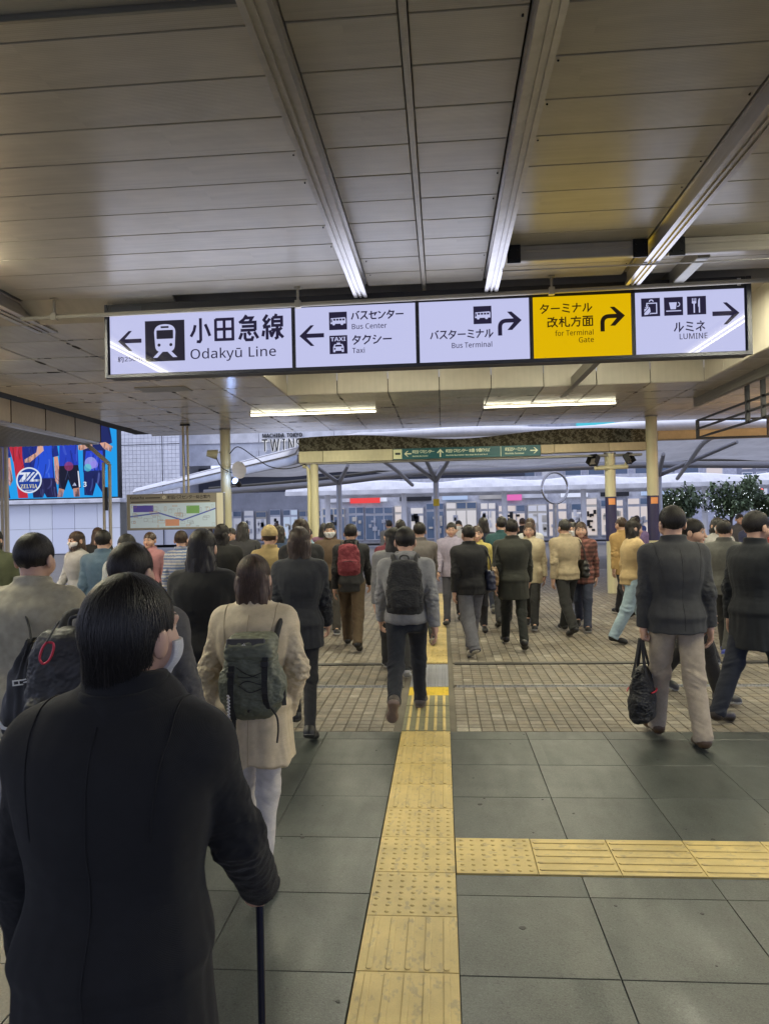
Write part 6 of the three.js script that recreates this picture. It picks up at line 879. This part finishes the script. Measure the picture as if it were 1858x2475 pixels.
// ---------- things people carry ----------
const wv = (x, y, z, a, f, s = 0) => a * n3(x * f + s, y * f, z * f);
function sdfPart(g, name, f, lo, hi, cell, c, mat = FM.cloth, label) { return part(g, name, nets(f, lo, hi, cell, tint(c, 0.05)), mat, null, label); }
const web = std([0.02, 0.02, 0.021], 0.7, { bumpMap: T.weave, bumpScale: 0.0008 });
{ // green rucksack
  const P = pe.B, top = P.world(V(0, 1.13, 0.27)), g = thing('backpack', 'olive green rucksack with black straps on the beige raincoat', 'backpack', [-0.905, 1.014, -3.405], 0.02), u = 0.000525, X = (x) => (x - 565) * u, Y = (y) => (430 - y) * u;
  const body = loft([[-0.175, 0.085, 0.05, 0.0, -0.01], [-0.12, 0.118, 0.082], [0.0, 0.128, 0.09], [0.09, 0.112, 0.082], [0.14, 0.10, 0.07]], 2.6), pkt = [-1, 1].map((s) => ell(V(s * 0.115, -0.035, -0.005), 0.036, 0.085, 0.06));
  sdfPart(g, 'main_bag', (x, y, z) => { let d = body(x, y, z); for (const q of pkt) d = smin(d, q(x, y, z), 0.018); return d + wv(x, y, z, 0.004, 16) + wv(x, y * 2, z, 0.002, 40, 3); }, [-0.19, -0.21, -0.12], [0.19, 0.18, 0.13], 0.0055, [0.15, 0.165, 0.118], FM.smooth);
  const lid = rbox(V(0, 0.135, 0.0), 0.108, 0.052, 0.085, 0.035);
  sdfPart(g, 'lid', (x, y, z) => smax(lid(x, y + 0.03 * z / 0.08 * 0.5, z), -(y - 0.085 + 0.35 * (0.06 - z)), 0.02) + wv(x, y * 2.2, z, 0.0035, 22, 5), [-0.14, 0.03, -0.12], [0.14, 0.21, 0.12], 0.0055, [0.17, 0.185, 0.132], FM.smooth);
  part(g, 'lid_panel', cbox(0.17, 0.045, 0.012, 0.005).rotateX(-0.5), std([0.05, 0.05, 0.06], 0.6), [-0.01, 0.165, 0.066], 'dark lid panel');
  const lg = []; for (let k = 0; k < 3; k++) lg.push(extrude([[0.006 + 0.007 * k, 0], [0.012 + 0.007 * k, 0], [0.012 + 0.007 * k - 0.004 * (k + 1), 0.006 + 0.005 * k], [0.007 * k, 0.004 + 0.004 * k]], 0.001)); part(g, 'bar_logo', merge(lg).rotateX(-0.5), M.white, [-0.03, 0.155, 0.079], 'small white bar logo');
  for (const [x, y0, y1, w] of [[X(430), Y(350), Y(740), 0.026], [X(712), Y(280), Y(650), 0.026]]) { const m = part(g, 'strap', tube([V(x, y0 + 0.02, 0.083), V(x, (y0 + y1) / 2 + 0.05, 0.096), V(x, (y0 + y1) / 2 - 0.03, 0.094), V(x, y1, 0.06)], 1, 20, 6).translate(0, 0, 0), web); m.geometry = (() => { const c = new THREE.CatmullRomCurve3([V(x, y0 + 0.03, 0.080), V(x, (y0 + y1) / 2 + 0.05, 0.097), V(x, (y0 + y1) / 2 - 0.04, 0.096), V(x + 0.004, y1, 0.065)]), L = []; let a = c.getPoint(0); for (let k = 1; k <= 10; k++) { const b = c.getPoint(k / 10); L.push(bar(a, b, w, 0.004)); a = b; } return merge(L); })(); part(m, 'buckle', cbox(0.034, 0.026, 0.01, 0.003), M.black, [x, Y(x < 0 ? 360 : 275), 0.094]); }
  part(g, 'bungee_cord', merge([tube([V(X(480), Y(300), 0.095), V(X(560), Y(350), 0.1), V(X(660), Y(385), 0.098)], 0.0022, 20, 5), tube([V(X(490), Y(375), 0.098), V(X(580), Y(380), 0.1), V(X(690), Y(340), 0.096)], 0.0022, 20, 5), tube([V(X(500), Y(450), 0.098), V(X(590), Y(500), 0.1), V(X(690), Y(470), 0.096)], 0.0022, 20, 5), tube([V(X(505), Y(440), 0.098), V(X(560), Y(410), 0.1), V(X(680), Y(440), 0.096)], 0.0022, 20, 5)]), M.black);
  part(g, 'shoulder_strap', tube([V(-0.09, 0.14, -0.06), V(-0.1, 0.22, -0.12), V(-0.1, 0.25, -0.2), V(-0.1, 0.18, -0.27)], 0.014, 20, 8), web); part(g, 'shoulder_strap', tube([V(0.09, 0.14, -0.06), V(0.1, 0.22, -0.12), V(0.1, 0.25, -0.2), V(0.1, 0.18, -0.27)], 0.014, 20, 8), web);
  part(g, 'webbing_end', merge([bar(V(X(832), Y(500), 0.02), V(X(842), Y(640), 0.03), 0.02, 0.003), bar(V(X(435), Y(745), 0.06), V(X(430), Y(1000), 0.07), 0.02, 0.003), tube([V(X(740), Y(640), 0.06), V(X(790), Y(720), 0.06), V(X(800), Y(820), 0.06), V(X(788), Y(930), 0.06)], 0.004, 24, 6)]), web);
  part(g, 'cord_lock', new THREE.SphereGeometry(0.007, 10, 8), M.black, [X(575), Y(658), 0.092]);
  const t = thing('key_tag', 'round white tag on a braided cord hanging from the green rucksack', 'tag', [-0.905 + X(425) * 1.07, 1.014, -3.40]); t.scale.setScalar(1.07); g.scale.setScalar(1.07); const br = []; for (let k = 0; k < 22; k++) br.push(new THREE.SphereGeometry(0.0055, 6, 5).scale(1, 0.9, 0.8).translate((k % 2 ? 1 : -1) * 0.0022, Y(520) - k * 0.0068, 0.112).toNonIndexed()); part(t, 'braided_cord', muv(merge(br)), M.white).userData.kind = 'stuff';
  const [k, c] = canvas(128, 128, '#d8d8d4'); c.strokeStyle = '#8a8a88'; c.lineWidth = 5; c.beginPath(); c.arc(64, 64, 44, 0, 7); c.setLineDash([7, 6]); c.stroke(); c.fillStyle = '#333'; poly(c, [[40, 78], [64, 48], [88, 78]]); part(t, 'round_tag', muv(new THREE.CylinderGeometry(0.026, 0.026, 0.004, 28).rotateX(Math.PI / 2)), M.white, [0, Y(870), 0.095]); part(t, 'tag_print', new THREE.CircleGeometry(0.0245, 28), printMat(k), [0, Y(870), 0.0975]);
}
function backpack(label, pos, ry, w, h, d, c, seed, mat = FM.cloth) {
  const g = thing('backpack', label, 'backpack', pos, ry), b = loft([[-h / 2, w * 0.46, d * 0.42], [-h * 0.3, w * 0.5, d * 0.52], [h * 0.15, w * 0.47, d * 0.45], [h * 0.42, w * 0.38, d * 0.36], [h / 2, w * 0.26, d * 0.25]], 2.8), p = rbox(V(0, -h * 0.2, d * 0.42), w * 0.36, h * 0.2, d * 0.18, 0.03);
  sdfPart(g, 'main_bag', (x, y, z) => smin(b(x, y, z), p(x, y, z), 0.02) + wv(x, y, z, 0.005, 12, seed) + wv(x, y * 2, z, 0.0025, 34, seed), [-w * 0.65, -h * 0.58, -d], [w * 0.65, h * 0.58, d], 0.0075, c, mat);
  for (const s of [-1, 1]) part(g, 'shoulder_strap', tube([V(s * w * 0.28, h * 0.36, -d * 0.3), V(s * w * 0.33, h * 0.55, -d * 0.7), V(s * w * 0.36, h * 0.52, -d * 1.3), V(s * w * 0.40, h * 0.2, -d * 1.9)], 0.018, 20, 8), web);
  part(g, 'grab_handle', tube([V(-0.04, h * 0.46, -d * 0.2), V(-0.03, h * 0.56, -d * 0.2), V(0.03, h * 0.56, -d * 0.2), V(0.04, h * 0.46, -d * 0.2)], 0.008, 16, 6), web); part(g, 'zip', tube([V(-w * 0.34, -h * 0.08, d * 0.53), V(0, -h * 0.03, d * 0.62), V(w * 0.34, -h * 0.08, d * 0.53)], 0.004, 20, 6), M.black);
  return g;
}
for (const [label, q, side, c] of [['black shoulder bag on the camel coat', 'q8', 1, [0.012, 0.012, 0.012]], ['tan shoulder bag on the long olive coat', 'J', -1, [0.26, 0.16, 0.08]], ['navy shoulder bag on the grey trousered walker', 'K', 1, [0.02, 0.025, 0.06]], ['black handbag on the tall charcoal suit', 'q29', 1, [0.014, 0.013, 0.013]]]) {
  const P = pe[q], at = P.world(V(side * 0.25, 0.98, 0.03)), g = thing('shoulder_bag', label, 'bag', [at.x, at.y, at.z], P.g.rotation.y), b = loft([[-0.15, 0.05, 0.12], [-0.1, 0.06, 0.15], [0.05, 0.055, 0.14], [0.12, 0.035, 0.125]], 2.8);
  sdfPart(g, 'bag_body', (x, y, z) => b(x, y, z) + wv(x, y, z, 0.005, 12, 3), [-0.1, -0.18, -0.2], [0.1, 0.15, 0.2], 0.01, c, FM.leather); part(g, 'strap', tube([V(0, 0.1, -0.1), V(-side * 0.02, 0.3, -0.06), V(-side * 0.07, 0.43, 0), V(-side * 0.02, 0.3, 0.07), V(0, 0.1, 0.1)], 0.010, 30, 6), web);
}
backpack('charcoal backpack on the person striding along the strip', [-0.33, 1.17, -6.24], 0, 0.31, 0.46, 0.17, [0.03, 0.03, 0.033], 3);
backpack('dark red backpack worn over a black jacket ahead', [-1.24, 1.22, -9.66], 0.05, 0.30, 0.42, 0.16, [0.22, 0.035, 0.05], 5);
{ const g = backpack('black nylon backpack with a red carabiner behind the black coat', [-1.39, 1.12, -2.66], -0.15, 0.36, 0.50, 0.20, [0.014, 0.014, 0.016], 7, FM.smooth);
  const c = thing('carabiner', 'red metal carabiner clipped on the black backpack', 'carabiner', [-1.40, 1.305, -2.50], 0.2); part(c, 'ring', tube([V(-0.012, 0.045, 0), V(0.012, 0.048, 0), V(0.022, 0.03, 0), V(0.018, -0.03, 0), V(0, -0.05, 0), V(-0.02, -0.035, 0), V(-0.022, 0.02, 0), V(-0.013, 0.044, 0)], 0.0055, 50, 8).rotateZ(-0.3).scale(0.8, 0.8, 0.8), std([0.55, 0.05, 0.08], 0.3, { metalness: 0.4 })); part(c, 'webbing_loop', bar(V(0.0, 0.04, 0), V(0.03, 0.10, -0.02), 0.016, 0.004), web); }
{ // drawstring bag
  const g = thing('drawstring_bag', 'black drawstring bag with white marks on the cream jacket', 'bag', [-1.90, 1.0, -3.30], 0.05), b = loft([[-0.235, 0.125, 0.05], [-0.19, 0.155, 0.075], [-0.05, 0.15, 0.08], [0.10, 0.10, 0.065], [0.19, 0.045, 0.04], [0.225, 0.03, 0.03]], 2.4);
  sdfPart(g, 'sack', (x, y, z) => { const a = Math.atan2(x, z); return b(x, y, z) + (0.003 + 0.007 * sstep(0, 0.2, y)) * Math.sin(a * 13 + 2 * n3(x * 5, y * 4, z * 5)) + wv(x, y * 0.5, z, 0.006, 13, 9); }, [-0.19, -0.26, -0.12], [0.19, 0.25, 0.13], 0.006, [0.013, 0.013, 0.015], FM.smooth);
  for (const s of [-1, 1]) part(g, 'cord', tube([V(s * 0.02, 0.20, 0), V(s * 0.06, 0.27, -0.06), V(s * 0.11, 0.33, -0.12), V(s * 0.13, 0.28, -0.22)], 0.005, 24, 6), web);
  const wm = std([0.62, 0.63, 0.62], 0.6), sg = (pts) => merge(pts.map(([x, y, w, h, a]) => cbox(w, h, 0.003, 0.001).rotateZ(a).translate(x, y, 0)));
  part(g, 'word_mark', sg([[-0.04, 0.008, 0.05, 0.006, 0.1], [-0.04, -0.012, 0.05, 0.006, 0.1], [-0.062, -0.002, 0.006, 0.022, 0.1], [-0.035, -0.002, 0.006, 0.022, 0.1], [-0.01, 0.012, 0.03, 0.006, 0.25], [0.0, 0.002, 0.03, 0.006, 0.25], [0.012, -0.006, 0.006, 0.02, 0.25], [0.02, 0.016, 0.02, 0.006, 0.1]]), wm, [0.0, 0.045, 0.090], 'white word mark');
  const cat = extrude([[-0.045, -0.012], [-0.03, -0.004], [-0.012, 0.0], [0.012, 0.006], [0.03, 0.010], [0.052, 0.004], [0.036, 0.018], [0.012, 0.018], [-0.006, 0.014], [-0.022, 0.02], [-0.034, 0.012], [-0.03, 0.004], [-0.05, -0.004]], 0.003); part(g, 'leaping_logo', cat, wm, [0.055, -0.11, 0.093], 'white leaping logo'); part(g, 'logo_patch', extrude([[-0.03, 0.03], [-0.01, 0.0], [0.03, -0.012], [0.02, -0.022], [-0.02, -0.012], [-0.036, 0.01]], 0.003), wm, [-0.10, -0.155, 0.085]);
}
{ // tote bag in the hand of the man with the blazer
  const P = pe.E, h = P.world(P.J.wr0.clone().addScaledVector(P.J.hd0, 0.085)), g = thing('tote_bag', 'black tote bag with a red zip carried in a hand', 'bag', [h.x - 0.015, 0, h.z], 1.15), H = h.y;
  const b = loft([[0.155, 0.14, 0.055], [0.20, 0.175, 0.085], [0.34, 0.185, 0.092], [0.50, 0.165, 0.06], [0.575, 0.155, 0.022]], 3);
  sdfPart(g, 'bag_body', (x, y, z) => b(x, y, z) + wv(x, y, z, 0.008, 9, 4) + wv(x, y * 2, z, 0.003, 30, 6), [-0.23, 0.12, -0.13], [0.23, 0.61, 0.13], 0.0075, [0.012, 0.012, 0.013], FM.smooth);
  for (const s of [-1, 1]) { const c = new THREE.CatmullRomCurve3([V(-0.10, 0.50, s * 0.055), V(-0.07, 0.62, s * 0.03), V(-0.02, H - 0.03, s * 0.012), V(0, H, s * 0.01), V(0.02, H - 0.03, s * 0.012), V(0.07, 0.62, s * 0.03), V(0.10, 0.50, s * 0.055)]), L = []; let a = c.getPoint(0); for (let k = 1; k <= 18; k++) { const q = c.getPoint(k / 18); L.push(bar(a, q, 0.022, 0.006)); a = q; } part(g, 'handle', merge(L), web); }
  part(g, 'red_zip', tube([V(-0.13, 0.40, 0.088), V(0, 0.392, 0.103), V(0.13, 0.40, 0.088)], 0.006, 20, 6), std([0.55, 0.03, 0.05], 0.5)); part(g, 'red_zip', tube([V(-0.13, 0.40, -0.088), V(0, 0.392, -0.103), V(0.13, 0.40, -0.088)], 0.006, 20, 6), std([0.55, 0.03, 0.05], 0.5)); part(g, 'zip_pull', cbox(0.008, 0.03, 0.004, 0.001), M.steel, [0.02, 0.50, 0.075]);
}
{ // cane under the right hand of the man in the black coat
  const P = pe.A, h = P.world(P.J.wr1.clone().addScaledVector(P.J.hd1, 0.10)), g = thing('walking_cane', 'slim black walking cane under the hand of the black coat', 'cane', [h.x - 0.015, 0, h.z - 0.01]);
  part(g, 'shaft', cyl(V(0, 0.02, 0), V(0, h.y - 0.015, 0), 0.0095, 0.0105, 16), std([0.012, 0.014, 0.028], 0.25)); part(g, 'handle', tube([V(0, h.y - 0.03, 0), V(0, h.y, 0), V(0, h.y + 0.012, -0.03), V(0, h.y + 0.006, -0.08)], 0.012, 24, 10), std([0.02, 0.015, 0.012], 0.35)); part(g, 'rubber_tip', cyl(V(0, 0, 0), V(0, 0.035, 0), 0.016, 0.012, 14), M.black);
}

scene.traverse((o) => { if (o.isMesh) o.castShadow = o.receiveShadow = true; });
renderer.render(scene, camera);
